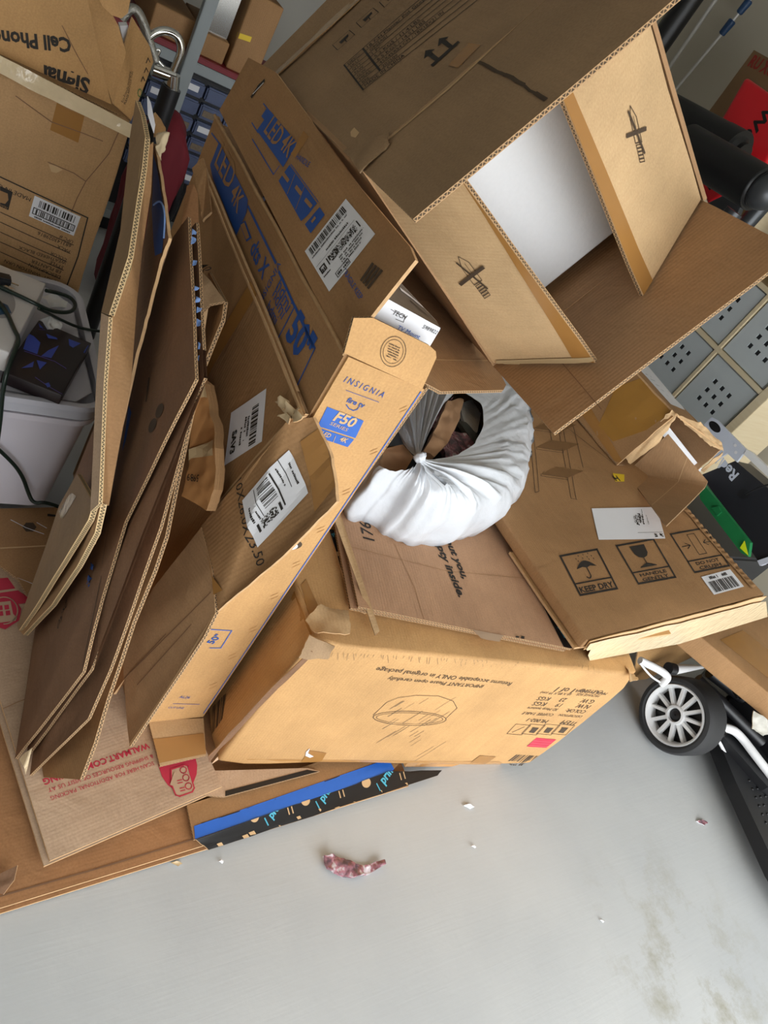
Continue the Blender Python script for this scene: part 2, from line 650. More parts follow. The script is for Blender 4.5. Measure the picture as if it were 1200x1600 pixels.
class Quad:
    """a printed rectangle on a surface, addressed by u (0..1 right) and v (0..1 down)"""
    def __init__(self, pr, hits):
        self.p = pr
        self.c = [h[0] for h in hits]
        self.n = sum((h[1] for h in hits), Vector()).normalized()
        self.W = ((self.c[1] - self.c[0]).length + (self.c[2] - self.c[3]).length) / 2
        self.H = ((self.c[3] - self.c[0]).length + (self.c[2] - self.c[1]).length) / 2

    def at(self, u, v):
        a = self.c[0].lerp(self.c[1], u); b = self.c[3].lerp(self.c[2], u)
        return a.lerp(b, v)

    def poly(self, uv, key, mat, lvl=0, grid=.03):
        self.p.poly_w([self.at(*q) for q in uv], self.n, key, mat, lvl, grid)

    def rect(self, u0, v0, u1, v1, key, mat, lvl=0):
        self.poly([(u0, v0), (u1, v0), (u1, v1), (u0, v1)], key, mat, lvl)

    def frame(self, u0, v0, u1, v1, w, key, mat, lvl=0):
        a, b = w / self.W, w / self.H
        self.rect(u0, v0, u1, v0 + b, key, mat, lvl); self.rect(u0, v1 - b, u1, v1, key, mat, lvl)
        self.rect(u0, v0 + b, u0 + a, v1 - b, key, mat, lvl); self.rect(u1 - a, v0 + b, u1, v1 - b, key, mat, lvl)

    def seg(self, u0, v0, u1, v1, w, key, mat, lvl=0):
        a, b = self.at(u0, v0), self.at(u1, v1)
        d = (b - a).normalized(); s = self.n.cross(d) * w / 2
        self.p.poly_w([a - s, b - s, b + s, a + s], self.n, key, mat, lvl, .05)

    def bars(self, u0, v0, u1, v1, n, key, mat, lvl=0, vert=True, seed=1):
        rnd = random.Random(seed)
        ws = [rnd.choice((1, 1, 2, 3)) for _ in range(2 * n)]
        tot = sum(ws); x = 0
        for i, w in enumerate(ws):
            if i % 2 == 0:
                a, b = x / tot, (x + w) / tot
                if vert:
                    self.rect(u0 + (u1 - u0) * a, v0, u0 + (u1 - u0) * b, v1, key, mat, lvl)
                else:
                    self.rect(u0, v0 + (v1 - v0) * a, u1, v0 + (v1 - v0) * b, key, mat, lvl)
            x += w

    def dots(self, u0, v0, u1, v1, nu, nv, key, mat, lvl=0, fill=.5, seed=1):
        rnd = random.Random(seed)
        du, dv = (u1 - u0) / nu, (v1 - v0) / nv
        vs, fs = [], []
        for i in range(nu):
            for j in range(nv):
                if rnd.random() < fill:
                    k = len(vs)
                    a, b = u0 + i * du, v0 + j * dv
                    vs += [self.at(a, b), self.at(a + du, b), self.at(a + du, b + dv), self.at(a, b + dv)]
                    fs.append((k, k + 1, k + 2, k + 3))
        if fs:
            self.p.add(key, mat, vs, fs, self.n, lvl)

    def text(self, s, u0, v, u1, key, mat, lvl=0, bold=0., hs=1., height=None, shear=0.):
        vs, fs, w = glyph_mesh(s, bold, shear)
        k = (u1 - u0) / w
        kv = k * self.W / self.H * hs if height is None else height / .72
        self.p.add(key, mat, [self.at(u0 + g.x * k, v - g.y * kv) for g in vs], fs, self.n, lvl)

    def scribble(self, u0, v, u1, h, key, mat, lvl=0, seed=0):
        """a line of lettering too small to read"""
        rnd = random.Random(seed)
        x = u0
        vs, fs = [], []
        while x < u1:
            w = (h * self.H / self.W) * rnd.uniform(.4, .8)
            if rnd.random() > .16:
                k = len(vs)
                y0 = v - h * rnd.uniform(.6, 1.)
                vs += [self.at(x, y0), self.at(min(u1, x + w * .75), y0), self.at(min(u1, x + w * .75), v), self.at(x, v)]
                fs.append((k, k + 1, k + 2, k + 3))
            x += w
        if fs:
            self.p.add(key, mat, vs, fs, self.n, lvl)


def arc(cx, cy, rx, ry, a0=0, a1=360, n=28, rot=0.):
    out = []
    for i in range(n + (0 if a1 - a0 >= 360 else 1)):
        a = math.radians(a0 + (a1 - a0) * i / n)
        x, y = rx * math.cos(a), ry * math.sin(a)
        c, s = math.cos(rot), math.sin(rot)
        out.append((cx + x * c - y * s, cy + x * s + y * c))
    return out

# ================================================================== the garage
def floor_material():
    m, nt, b = new_mat('painted_concrete')
    N, L = nt.nodes, nt.links
    tc = N.new('ShaderNodeTexCoord')
    n1 = N.new('ShaderNodeTexNoise'); n1.inputs['Scale'].default_value = 2.2; n1.inputs['Detail'].default_value = 7
    n2 = N.new('ShaderNodeTexNoise'); n2.inputs['Scale'].default_value = 55; n2.inputs['Detail'].default_value = 5
    n3 = N.new('ShaderNodeTexNoise'); n3.inputs['Scale'].default_value = 6; n3.inputs['Detail'].default_value = 8; n3.inputs['Roughness'].default_value = .72
    mp = N.new('ShaderNodeMapping'); mp.inputs['Rotation'].default_value = (0, 0, .9); mp.inputs['Scale'].default_value = (3, 60, 1)
    n4 = N.new('ShaderNodeTexNoise'); n4.inputs['Scale'].default_value = 1.6; n4.inputs['Detail'].default_value = 6; n4.inputs['Distortion'].default_value = 1.2
    for n in (n1, n2, n3):
        L.new(tc.outputs['Object'], n.inputs['Vector'])
    L.new(tc.outputs['Object'], mp.inputs['Vector']); L.new(mp.outputs['Vector'], n4.inputs['Vector'])
    r1 = N.new('ShaderNodeValToRGB')
    r1.color_ramp.elements[0].position = .3; r1.color_ramp.elements[0].color = lin('b7babc')
    r1.color_ramp.elements[1].position = .7; r1.color_ramp.elements[1].color = lin('c7c9c9')
    L.new(n1.outputs['Fac'], r1.inputs['Fac'])
    # old stains, worn through the paint on one side of the bay
    sep = N.new('ShaderNodeSeparateXYZ'); L.new(tc.outputs['Object'], sep.inputs[0])
    vd = N.new('ShaderNodeVectorMath'); vd.operation = 'DISTANCE'; vd.inputs[1].default_value = tuple(PZ((1090, 1540), 0))
    L.new(tc.outputs['Object'], vd.inputs[0])
    mr = N.new('ShaderNodeMapRange'); mr.inputs['From Min'].default_value = .42; mr.inputs['From Max'].default_value = .1
    L.new(vd.outputs['Value'], mr.inputs['Value'])
    st = N.new('ShaderNodeMath'); st.operation = 'MULTIPLY'
    rs = N.new('ShaderNodeMapRange'); rs.inputs['From Min'].default_value = .5; rs.inputs['From Max'].default_value = .68
    L.new(n3.outputs['Fac'], rs.inputs['Value']); L.new(rs.outputs[0], st.inputs[0]); L.new(mr.outputs[0], st.inputs[1])
    m1 = N.new('ShaderNodeMix'); m1.data_type = 'RGBA'; m1.inputs['B'].default_value = lin('9c9888')
    L.new(st.outputs[0], m1.inputs['Factor']); L.new(r1.outputs['Color'], m1.inputs['A'])
    sc = N.new('ShaderNodeMapRange'); sc.inputs['From Min'].default_value = .66; sc.inputs['From Max'].default_value = .8; sc.inputs['To Max'].default_value = .28
    L.new(n4.outputs['Fac'], sc.inputs['Value'])
    m2 = N.new('ShaderNodeMix'); m2.data_type = 'RGBA'; m2.inputs['B'].default_value = lin('a5a5a2')
    L.new(sc.outputs[0], m2.inputs['Factor']); L.new(m1.outputs['Result'], m2.inputs['A'])
    L.new(m2.outputs['Result'], b.inputs['Base Color'])
    b.inputs['Roughness'].default_value = .5
    b.inputs['Specular IOR Level'].default_value = .35
    bp = N.new('ShaderNodeBump'); bp.inputs['Strength'].default_value = .06; bp.inputs['Distance'].default_value = .004
    ad = N.new('ShaderNodeMath'); ad.operation = 'ADD'
    L.new(n2.outputs['Fac'], ad.inputs[0]); L.new(n4.outputs['Fac'], ad.inputs[1])
    L.new(ad.outputs[0], bp.inputs['Height']); L.new(bp.outputs['Normal'], b.inputs['Normal'])
    return m


WALLM = plain('wall_paint', 'c2baa8', .8, vary=.05, scale=3)
WALLM2 = plain('wall_paint_pale', 'b5b1a8', .85, vary=.05, scale=3)
CEILM = plain('ceiling_paint', 'e4e2dc', .9, vary=.03, scale=3)
DRIVE = plain('driveway_concrete', 'b9b6ae', .9, vary=.1, scale=6)
struct(box('floor', GX0 - .1, GX1 + .1, GY0, GY1 + .1, -.08, 0, floor_material(), bev=.001))
struct(box('driveway', GX0 - 3, GX1 + 3, GY0 - 6, GY0, -.1, -.012, DRIVE, bev=.001))
struct(box('wall_left', GX0 - .1, GX0, GY0, GY1, -.02, GH, WALLM2, bev=.001))
struct(box('wall_right', GX1, GX1 + .1, GY0, GY1, -.02, GH, WALLM, bev=.001))
struct(box('wall_back', GX0 - .1, GX1 + .1, GY1, GY1 + .1, -.02, GH, WALLM2, bev=.001))
struct(box('ceiling', GX0 - .1, GX1 + .1, GY0 - .1, GY1 + .1, GH, GH + .1, CEILM, bev=.001))
struct(box('trim_1', GX0 - .1, OPEN_X0, GY0 - .1, GY0, 0, GH, WALLM, bev=.001))
struct(box('trim_2', OPEN_X1, GX1 + .1, GY0 - .1, GY0, 0, GH, WALLM, bev=.001))
struct(box('trim_3', OPEN_X0, OPEN_X1, GY0 - .1, GY0, OPEN_H, GH, WALLM, bev=.001))

# ================================================================== flattened boxes lying on the floor
# --- big rust-brown one, lowest, along the front
rt = thing('flattened_carton', 'large rust-brown flattened box lying lowest on the floor, bottom left of the pile', 'cardboard')
A, B = PZ((-140, 1462), .02), PZ((640, 1222), .02)
d = V(-.02, .62, 0)
fb1 = sheet('upper_layer', [A, B, B + d, A + d], RUST, .005, rt, amp=.0015, edge=FLUTE_T, ribs=1)
lo = V(0, -.006, -.009)
sheet('lower_layer', [A + lo, B + lo, B + d + lo, A + d + lo], RUST, .005, rt, amp=.001, edge=FLUTE_T)
pr = Print(fb1)
pr.line([(-5, 1402), (150, 1358), (300, 1312)], .003, 'fold_crease', BROWN_D)
pr.flush()
# torn curl at the left frame edge
tf = sheet('torn_tongue', [PZ((-15, 1372), .024), PZ((28, 1352), .05), PZ((22, 1375), .04), PZ((5, 1398), .026), PZ((-15, 1390), .024)], BROWN_D, .002, rt, amp=.004, freq=40, cuts=3, edge=FLUTE_T)

# --- parcel box with blue tape
rt = thing('flattened_carton', 'flattened parcel box edged with blue tape and black printed parcel tape, front of the pile', 'cardboard')
q = [PZ((303, 1312), .034), PZ((612, 1206), .034), PZ((680, 1130), .034), PZ((292, 1258), .034)]
fb2 = sheet('top_layer', q, BROWN, .006, rt, amp=.001)
e0 = [PZ((307, 1312), .035), PZ((606, 1206), .035), PZ((690, 1203), .026), PZ((684, 1212), .026), PZ((430, 1294), .026), PZ((326, 1328), .026)]
fb2b = sheet('folded_edge', e0, BLACK, .004, rt, amp=.0015, cuts=4, edge=FLUTE_T, rough_edge=.002)
pr = Print(fb2)
pr.poly([(303, 1291), (318, 1286), (606, 1186), (618, 1204), (420, 1274), (330, 1308), (305, 1312)], 'blue_tape', BLUETAPE)
pr.line([(315, 1287), (430, 1249), (530, 1213)], .002, 'dark_rule', INK)
pr.flush()
BLUE_T = plain('pale_blue_ink', '4fb0cc', .6)
pr = Print(fb2b)
for k, (x, y) in enumerate([(425, 1276), (505, 1250), (600, 1222)]):
    pr.text('prim', (x, y + 4), (x + 16, y - 20), 'blue_lettering', BLUE_T, bold=.03)
    pr.poly(arc(x - 28, y + 1, 7, 8), 'tan_mark', TAN_L)
    pr.line([(x + 24, y - 14), (x + 27, y - 3)], .003, 'tan_mark', TAN_L)
    pr.line([(x + 30, y - 16), (x + 33, y - 5)], .003, 'tan_mark', TAN_L)
    pr.line([(x - 12, y + 2), (x - 6, y + 14)], .003, 'blue_lettering', BLUE_T)
rs_ = random.Random(5)
for k in range(11):
    x = 335 + k * 32 + rs_.uniform(-12, 12); y = 1326 - (x - 320) * .31 + rs_.uniform(-6, 1); w = rs_.uniform(2, 9)
    pr.poly([(x, y - 1), (x + w, y - w * .5), (x + w * 1.4, y + 1), (x + 3, y + 3)], 'scuff', TAN_L, 1)
pr.flush()

# --- pale box printed in red
rt = thing('flattened_carton', 'pale flattened shipping box printed in red lettering with a checklist icon', 'cardboard')
W1, W2 = PZ((78, 1345), .05), PZ((347, 1229), .05)
dv = (PZ((0, 1093), .05) - W1) * 2.05
fb3 = sheet('top_layer', [W1, W2, W2 + dv, W1 + dv], PALE, .005, rt, amp=.0012, edge=FLUTE_T, ribs=1)
lo = V(-.008, -.004, -.010)
sheet('lower_layer', [W1 + lo, W2 + lo, W2 + dv + lo, W1 + dv + lo], PALE, .005, rt, amp=.001, edge=FLUTE_T)
pr = Print(fb3)
pr.text('SCAN HERE FOR ADDITIONAL PACKING', (239, 1190), (78, 1245), 'red_lettering', RED)
pr.text('& SHIPPING RESOURCES OR VISIT US AT', (238, 1179), (74, 1232), 'red_lettering', RED)
pr.text('WALMART.COM/PACKING', (231, 1161), (66, 1218), 'red_lettering', RED, bold=.025)
# round badge with a clipboard and pencil
pr.poly([(246, 1183), (247, 1196), (253, 1214), (262, 1227), (275, 1237), (290, 1237), (301, 1226), (307, 1210), (308, 1196), (305, 1184), (280, 1187)], 'red_badge', RED)
cb = [(267, 1203), (288, 1196), (293, 1198), (303, 1232), (300, 1238), (280, 1245), (274, 1243), (267, 1225)]
pr.poly(cb, 'badge_clipboard', PALE, 1)
pr.line(cb, .0028, 'badge_drawing', RED, 2, close=True)
for (x, y) in ((286, 1204), (290, 1216), (294, 1229)):
    pr.line(arc(x, y, 5, 5, n=12), .002, 'badge_drawing', RED, 2, close=True)
for (x, y) in ((276, 1221), (280, 1233)):
    pr.line([(x, y), (x + 8, y - 2)], .002, 'badge_drawing', RED, 2); pr.line([(x + 1, y + 4), (x + 9, y + 2)], .002, 'badge_drawing', RED, 2)
pr.line([(267, 1228), (274, 1207)], .006, 'badge_pencil', PALE, 3)
# the other badge, at the left frame edge
pr.poly([(-14, 905), (12, 903), (24, 920), (44, 934), (40, 943), (-14, 948)], 'red_band', RED)
pr.line([(-14, 927), (30, 921)], .006, 'band_gap', PALE, 1)
hx = [(-12, 940), (3, 930), (22, 934), (33, 952), (30, 970), (8, 984), (-12, 978)]
pr.poly(hx, 'red_badge', RED, 1)
pr.line(arc(6, 955, 21, 21, -110, 90), .0025, 'badge_ring', PALE, 2)
pr.poly([(-10, 943), (16, 940), (20, 960), (26, 966), (24, 971), (-10, 975)], 'badge_house', PALE, 2)
for (x, y) in ((-4, 948), (6, 947), (-3, 957), (8, 956)):
    pr.poly([(x, y), (x + 7, y - 1), (x + 8, y + 6), (x + 1, y + 7)], 'badge_pane', RED, 3)
pr.line([(-6, 1110), (60, 1085)], .0015, 'crease', BROWN)
pr.flush()

# --- scraps of board tucked into the pile
s = sheet('cardboard_scrap', [PZ((232, 1126), .062), PZ((318, 1122), .062), PZ((322, 1180), .062), PZ((250, 1197), .062)], TAN_L, .005, amp=.001)
tag(s, 'small tan board end sealed with clear tape under the upright television box', 'cardboard')
pr = Print(s); pr.poly([(235, 1156), (318, 1146), (322, 1178), (247, 1193)], 'clear_tape', TAPE_C); pr.flush()
s = sheet('cardboard_scrap', [PZ((300, 1205), .044), PZ((480, 1200), .044), PZ((500, 1205), .044), PZ((350, 1245), .044), PZ((300, 1240), .044)], PALE, .005, amp=.001)
tag(s, 'narrow tan board with a strip of black parcel tape between red-printed box and blue tape', 'cardboard')
pr = Print(s); pr.poly([(352, 1236), (480, 1203), (498, 1206), (352, 1245)], 'black_tape', BLACK); pr.flush()
rt = thing('flattened_carton', 'small creased tan box flattened against the plastic bin, black hexagon mark', 'cardboard')
s = sheet('board', [PZ((-60, 796), .07), PZ((95, 793), .07), PZ((88, 845), .07), PZ((42, 930), .07), PZ((28, 905), .07), PZ((-60, 770 + 70), .07)], BROWN, .006, rt, amp=.003)
pr = Print(s)
pr.line([(0, 857), (74, 853)], .004, 'fold_crease', TAN_L)
pr.poly(arc(46, 824, 11, 8, n=6), 'hexagon_mark', INK_B)
pr.line([(17, 813), (40, 825), (68, 835)], .002, 'clear_tape_scrap', WHITE, 1)
pr.line([(57, 817), (73, 826)], .002, 'clear_tape_scrap', WHITE, 1)
pr.poly([(74, 803), (88, 805), (88, 808), (74, 807)], 'black_mark', INK)
pr.line([(20, 908), (52, 914)], .002, 'clear_tape_scrap', WHITE, 1)
pr.flush()

# ================================================================== coffee table carton
rt = thing('coffee_table_carton', 'big battered tan coffee table carton with upside-down printing, centre of the pile', 'box')
ang = math.radians(-8.5)
ex = V(math.cos(ang), math.sin(ang), 0); ey = V(-ex.y, ex.x, 0)
o0 = V(.742, .622, .047)
CW, CD, CH = .95, .86, .47
tlc = o0 + V(0, 0, CH)
body = carton('body', o0, ex * CW, ey * CD, V(0, 0, CH), TAN, rt, bev=.009, amp=.006, freq=4,
              dents=[(tlc, .10, .035), (o0 + ex * CW + V(0, 0, CH), .09, .02), (o0, .06, .012)])
pr = Print(body)
pr.text('IMPORTANT Please open carefully', (757, 1070), (608, 1057), 'printed_text', INK_B)
pr.text('Returns acceptable ONLY in original package', (801, 1066), (590, 1042), 'printed_text', INK_B)
# drawing of the round table
pr.line(arc(640, 1122, 57, 11, n=36, rot=.03), .0016, 'table_drawing', INK_B, close=True)
pr.line(arc(640, 1122, 52, 8.5, n=36, rot=.03), .0012, 'table_drawing', INK_B, close=True)
pr.line([(583, 1117), (604, 1097), (622, 1090), (650, 1086), (685, 1087), (708, 1095), (714, 1106), (697, 1122)], .0014, 'table_drawing', INK_B)
rows = [('ITEM', 'ML002-1', 1122), ('DESCRIPTION:', 'COFFEE TABLE', 1112), ('COLOR:', '3D Marp texture', 1104), ('N.W.', '19     KGS', 1096), ('G.W.', '23     KGS', 1088), ('PACKAGE SIZE:', '89 X 89 X 39 (cm)', 1080), ('CARTON#', '1 of 1', 1073)]
for k, (a, b_, y) in enumerate(rows):
    x = 892 + (1122 - y) * .86
    wa = min(36, 5 * len(a))
    pr.text(a, (x + 10, y + 6), (x + 10 - wa, y + 3), 'printed_text', INK_B)
    wb = min(48, 4.4 * len(b_))
    pr.text(b_, (x - 34, y + 3), (x - 34 - wb, y), 'printed_text', INK_B)
pr.text('MADE IN CHINA', (950, 1082), (902, 1077), 'printed_text', INK_B)
for k in range(4):
    x = 806 + k * 23
    fr = [(x, 1131), (x + 23, 1133), (x + 9, 1148), (x - 14, 1146)]
    pr.line(fr, .0015, 'handling_icon', INK_B, close=True)
    if k:
        pr.poly([(x + 3, 1136), (x + 13, 1137), (x + 8, 1142), (x + 5, 1145), (x - 3, 1144), (x + 1, 1140)], 'handling_icon', INK_B)
    else:
        pr.line([(x - 6, 1144), (x + 14, 1135)], .002, 'handling_icon', INK_B)
rq = [(838, 1152), (869, 1155), (853, 1168), (823, 1166)]
pr.poly(rq, 'red_sticker', RED)
for t_ in (.3, .55, .8):
    pr.line([(838 - 15 * t_ - 2, 1152 + 14 * t_), (867 - 15 * t_, 1155 + 13 * t_)], .0012, 'sticker_line', plain('sticker_pink', 'd97a80', .7), 1)
Q = pr.quad((849, 1182), (806, 1179), (792, 1196), (832, 1197))
Q.bars(0, 0, 1, .8, 14, 'barcode', INK_B)
Q.scribble(0, .98, .9, .12, 'barcode', INK_B)
# bottom tape, mud scrapes, tears
pr.poly([(330, 1184), (560, 1188), (780, 1190), (784, 1197), (560, 1199), (328, 1196)], 'bottom_tape', TAPE_C)
pr.poly([(483, 1172), (510, 1176), (500, 1192), (470, 1190)], 'tape_patch', TAPE)
pr.poly([(750, 1180), (775, 1182), (757, 1196), (730, 1194)], 'tape_patch', TAPE)
MUD = plain('grey_scrape', '8b7355', .9, vary=.2, scale=60)
for k in range(24):
    x = 640 + random.uniform(-25, 75); y = 1085 + random.uniform(0, 85)
    ln = random.uniform(15, 40)
    pr.line([(x, y), (x - ln * .9, y + ln * .55)], random.uniform(.0008, .002), 'scrape_mark', MUD)
for k in range(60):
    x = 500 + k * 7.2 + random.uniform(-3, 3); y = 1018 + (x - 500) * .052
    pr.line([(x, y), (x + random.uniform(-3, 2), y + random.uniform(3, 12))], .0008, 'scrape_mark', MUD)
TEAR = plain('exposed_liner', 'e6d4b4', .9, vary=.1, scale=80)
pr.poly([(478, 1174), (484, 1168), (481, 1176), (490, 1181), (484, 1183), (477, 1180)], 'tear', WHITE, 1)
pr.flush()
# left side: barcode panel, tape band
pr = Print(body)
Q = pr.quad((357, 1078), (330, 1105), (322, 1152), (350, 1122))
Q.bars(.1, .05, .9, .95, 12, 'side_barcode', INK_B, vert=True)
pr.poly([(455, 935), (466, 915), (498, 985), (480, 1000)], 'side_tape', TAPE)
pr.poly([(478, 905), (502, 960), (502, 990), (488, 985), (470, 915)], 'top_tape', TAPE)
pr.flush()
# crushed corner: torn, folded-back liner
tn = sheet('torn_liner', [tlc + V(.02, .015, .012), tlc + V(.085, .005, .022), tlc + V(.10, .055, .018), tlc + V(.05, .08, .012), tlc + V(.01, .05, .006)], TAN_L, .002, rt, amp=.012, freq=22, cuts=5, edge=FLUTE_T, rough_edge=.003)
tn2 = sheet('crushed_corner', [tlc + V(-.01, -.012, -.03), tlc + V(.055, -.014, -.035), tlc + V(.05, -.012, .004), tlc + V(.0, .01, .01)], GREYB, .003, rt, amp=.008, freq=30, cuts=5, edge=FLUTE_T, rough_edge=.003)
tr_ = o0 + ex * CW + V(0, 0, CH)
sheet('torn_liner', [tr_ + V(-.07, -.01, .0), tr_ + V(-.01, -.004, -.01), tr_ + V(.005, .03, -.03), tr_ + V(-.05, .03, .004)], TAN_L, .002, rt, amp=.01, freq=30, cuts=4, edge=FLUTE_T, rough_edge=.003)
sheet('seam_tear', [PY((327, 1190), .612), PY((420, 1090), .612), PY((492, 1020), .612), PY((486, 1016), .614), PY((410, 1090), .614), PY((325, 1183), .614)], BROWN_D, .002, rt, amp=.003, freq=40, cuts=4, edge=FLUTE_T, rough_edge=.003)

# ================================================================== upright television box
TVX0, TVX1, TVY0, TVY1, TVZ = .577, .742, .755, 1.50, 1.043
rt = thing('television_box', 'tall open brown television box with blue printing standing on edge', 'box')
pb = PZ((316, 1122), .055)
front = sheet('front_panel', [V(TVX0, pb.y + .01, .055), V(TVX0, TVY0, TVZ), V(TVX0, TVY1, TVZ), V(TVX0, TVY1, .055)], BROWN, .006, rt, back=INNER, amp=.002, fold=(0, 1))  # darker board than the end panel: this side's shade is put into its colour
endp = sheet('end_panel', [V(TVX0, pb.y, .055), V(pb.x, pb.y, .055), V(.737, TVY0 - .006, 1.02), V(TVX0 + .004, TVY0 - .004, TVZ)], TAN, .006, rt, back=INNER, amp=.0012, fold=(2, 3))
sheet('back_panel', [V(TVX1, pb.y + .03, .06), V(TVX1 + .002, TVY0, 1.02), V(TVX1 + .002, TVY1, 1.02), V(TVX1, TVY1, .06)], INNER, .005, rt, back=BROWN, amp=.002)
sheet('far_panel', [V(TVX0 + .007, TVY1, .055), V(TVX1 - .006, TVY1, .055), V(TVX1 - .006, TVY1, 1.03), V(TVX0 + .007, TVY1, 1.03)], INNER, .006, rt, amp=.001)
fl = xs((537, 548, TVX0), (649, 406, .602), (640, 385, .604), (560, 290, .606), (430, 112, .603), (388, 90, .6), (343, 172, TVX0))
lflap = sheet('label_flap', fl, BROWN, .006, rt, back=INNER, amp=.002, edge=FLUTE_T, fold=(6,))
cf = [PY((538, 552), TVY0 - .008), PY((660, 608), TVY0 - .008), PY((682, 559), TVY0 + .003), PY((681, 549), TVY0 + .004), PY((671, 540), TVY0 + .005), PY((583, 497), TVY0 + .004), PY((553, 497), TVY0)]
cflap = sheet('end_flap', cf, TAN, .005, rt, back=INNER, amp=.001, fold=(0,))
zf = 1.0
bfl = [V(TVX1 + .004, TVY0 + .01, 1.022), PZ((689, 612), 1.005), PZ((787, 609), zf), PZ((791, 601), zf), PZ((777, 575), zf), PZ((640, 372), zf), V(TVX1 + .004, TVY1 - .1, 1.022)]
bflap = sheet('side_flap', bfl, INNER, .006, rt, back=BROWN, amp=.002, edge=FLUTE)
pr = Print(bflap)
pr.line([(664, 562), (765, 564)], .0025, 'crease', TAN_L)
pr.flush()
# blue print on the end panel
pr = Print(endp)
pr.text('I N S I G N I A', (536, 596), (597, 621), 'blue_lettering', BLUE_D, hs=1.15)
pr.line([(540, 609), (592, 628)], .0008, 'blue_lettering', BLUE_D)
pr.text('fire tv', (540, 627), (567, 637), 'blue_lettering', BLUE, bold=.02, hs=.9)
pr.line([(541, 632), (545, 638), (552, 641), (558, 639), (560, 636)], .0016, 'blue_lettering', BLUE)
pr.poly([(511, 635), (568, 657), (555, 684), (496, 665)], 'blue_badge', BLUE)
pr.poly([(495, 667), (553, 686), (543, 698), (488, 680)], 'blue_badge', BLUE)
pr.text('F50', (519, 655), (550, 667), 'badge_lettering', TAN_L, bold=.03, lvl=1, hs=.85)
pr.text('SERIES', (514, 662), (541, 673), 'badge_lettering', TAN_L, lvl=1, hs=.62)
pr.text('LED', (500, 678), (514, 683), 'badge_lettering', TAN_L, lvl=1, bold=.02)
pr.text('4K', (529, 687), (540, 691), 'badge_lettering', TAN_L, lvl=1, bold=.03)
pr.line([(520, 690), (524, 680)], .001, 'badge_lettering', TAN_L, 1)
pr.line([(657, 612), (500, 845), (318, 1114)], .0022, 'blue_edge', BLUE)
STAP = plain('slot_shadow_line', 'b98a52', .8)
for k, (x, y) in enumerate([(630, 637), (584, 703), (541, 766), (501, 825), (463, 879), (429, 929), (395, 981), (363, 1023), (333, 1069)]):
    for dy in (0, 5):
        pr.line([(x - 6, y + dy + 2), (x + 6, y + dy - 3)], .0014, 'staple_slot', STAP)
pr.line([(330, 983), (362, 985), (345, 1012), (328, 1012)], .0022, 'blue_badge_outline', BLUE)
pr.text('50"', (332, 1006), (348, 992), 'blue_lettering', BLUE, bold=.02)
pr.line([(270, 1099), (312, 1100)], .0012, 'blue_lettering', BLUE)
pr.text('AL26', (279, 1090), (295, 1091), 'blue_lettering', BLUE)
pr.text('CUT LINE', (262, 1106), (286, 1107), 'blue_lettering', BLUE)
pr.poly(arc(458, 851, 14, 7, rot=-.1), 'hand_hole', INK_B)
pr.poly(arc(455, 853, 10, 5, rot=-.1), 'hand_hole_liner', WHITE, 1)
pr.flush()
pr = Print(cflap)
for r_, w in ((19.5, .0009), (15.5, .0007)):
    pr.line(arc(614, 549, r_, r_ * 1.22, n=36, rot=.25), w, 'seal_print', INK_B, close=True)
Q = pr.quad((607, 533), (626, 541), (621, 566), (602, 557))
for k in range(6):
    Q.scribble(.05, .15 + k * .16, .95, .09, 'seal_print', INK_B, seed=k)
pr.flush()
# front panel print: LED 4K band and the rest, running along the top edge
pr = Print(front)
pr.poly([(343, 222), (388, 312), (386, 332), (370, 368), (333, 278), (329, 258)], 'blue_band', BLUE_D)
pr.text('LED', (336, 257), (358, 300), 'band_lettering', BROWN, bold=.01, lvl=1)
pr.text('4K', (360, 308), (372, 335), 'band_lettering', BROWN, bold=.01, lvl=1)
pr.line([(331, 208), (346, 228)], .003, 'blue_band', BLUE_D)
pr.line([(388, 322), (432, 412)], .005, 'blue_band', BLUE_D)
pr.line([(436, 424), (491, 544)], .005, 'blue_band', BLUE_D)
pr.text('dts X', (391, 392), (411, 438), 'blue_lettering', BLUE_D, bold=.02, hs=1.1)
pr.text('INSIGNIA', (407, 480), (440, 413), 'blue_lettering', BLUE_D, hs=.9)
pr.line([(462, 478), (493, 544), (464, 605)], .003, 'blue_lettering', BLUE_D)
pr.line([(462, 478), (432, 535)], .003, 'blue_lettering', BLUE_D)
pr.text('50"', (447, 524), (472, 574), 'blue_lettering', BLUE_D, bold=.04, hs=1.2)
for (a, b_) in (((432, 450), (448, 490)), ((426, 462), (440, 500)), ((417, 482), (430, 508))):
    pr.text('hdmi', a, b_, 'blue_lettering', BLUE_D)
pr.poly([(375, 350), (384, 345), (394, 372), (386, 378)], 'blue_outline_badge', BLUE_D)
pr.poly([(377, 352), (383, 348), (391, 371), (386, 375)], 'badge_field', BROWN, 1)
pr.flush()
pr = Print(lflap)
pr.poly([(423, 174), (465, 224), (443, 262), (402, 204)], 'blue_band', BLUE_D)
pr.text('LED', (413, 206), (431, 231), 'band_lettering', BROWN, bold=.01, lvl=1, hs=1.2)
pr.text('4K', (437, 230), (450, 248), 'band_lettering', BROWN, bold=.01, lvl=1, hs=1.2)
for ln in ([(412, 162), (424, 177)], [(394, 192), (404, 208)], [(395, 218), (428, 273), (437, 260)]):
    pr.line(ln, .002, 'blue_outline', BLUE_D)
pr.poly([(453, 258), (496, 318), (482, 336), (471, 346), (436, 283)], 'blue_icon', BLUE_D)
pr.poly([(500, 324), (508, 336), (486, 365), (477, 351)], 'blue_icon', BLUE_D)
for ln in ([(442, 270), (452, 284)], [(463, 292), (472, 304)], [(478, 312), (488, 324)], [(488, 348), (494, 340)]):
    pr.line(ln, .006, 'icon_shape', BROWN, 1)
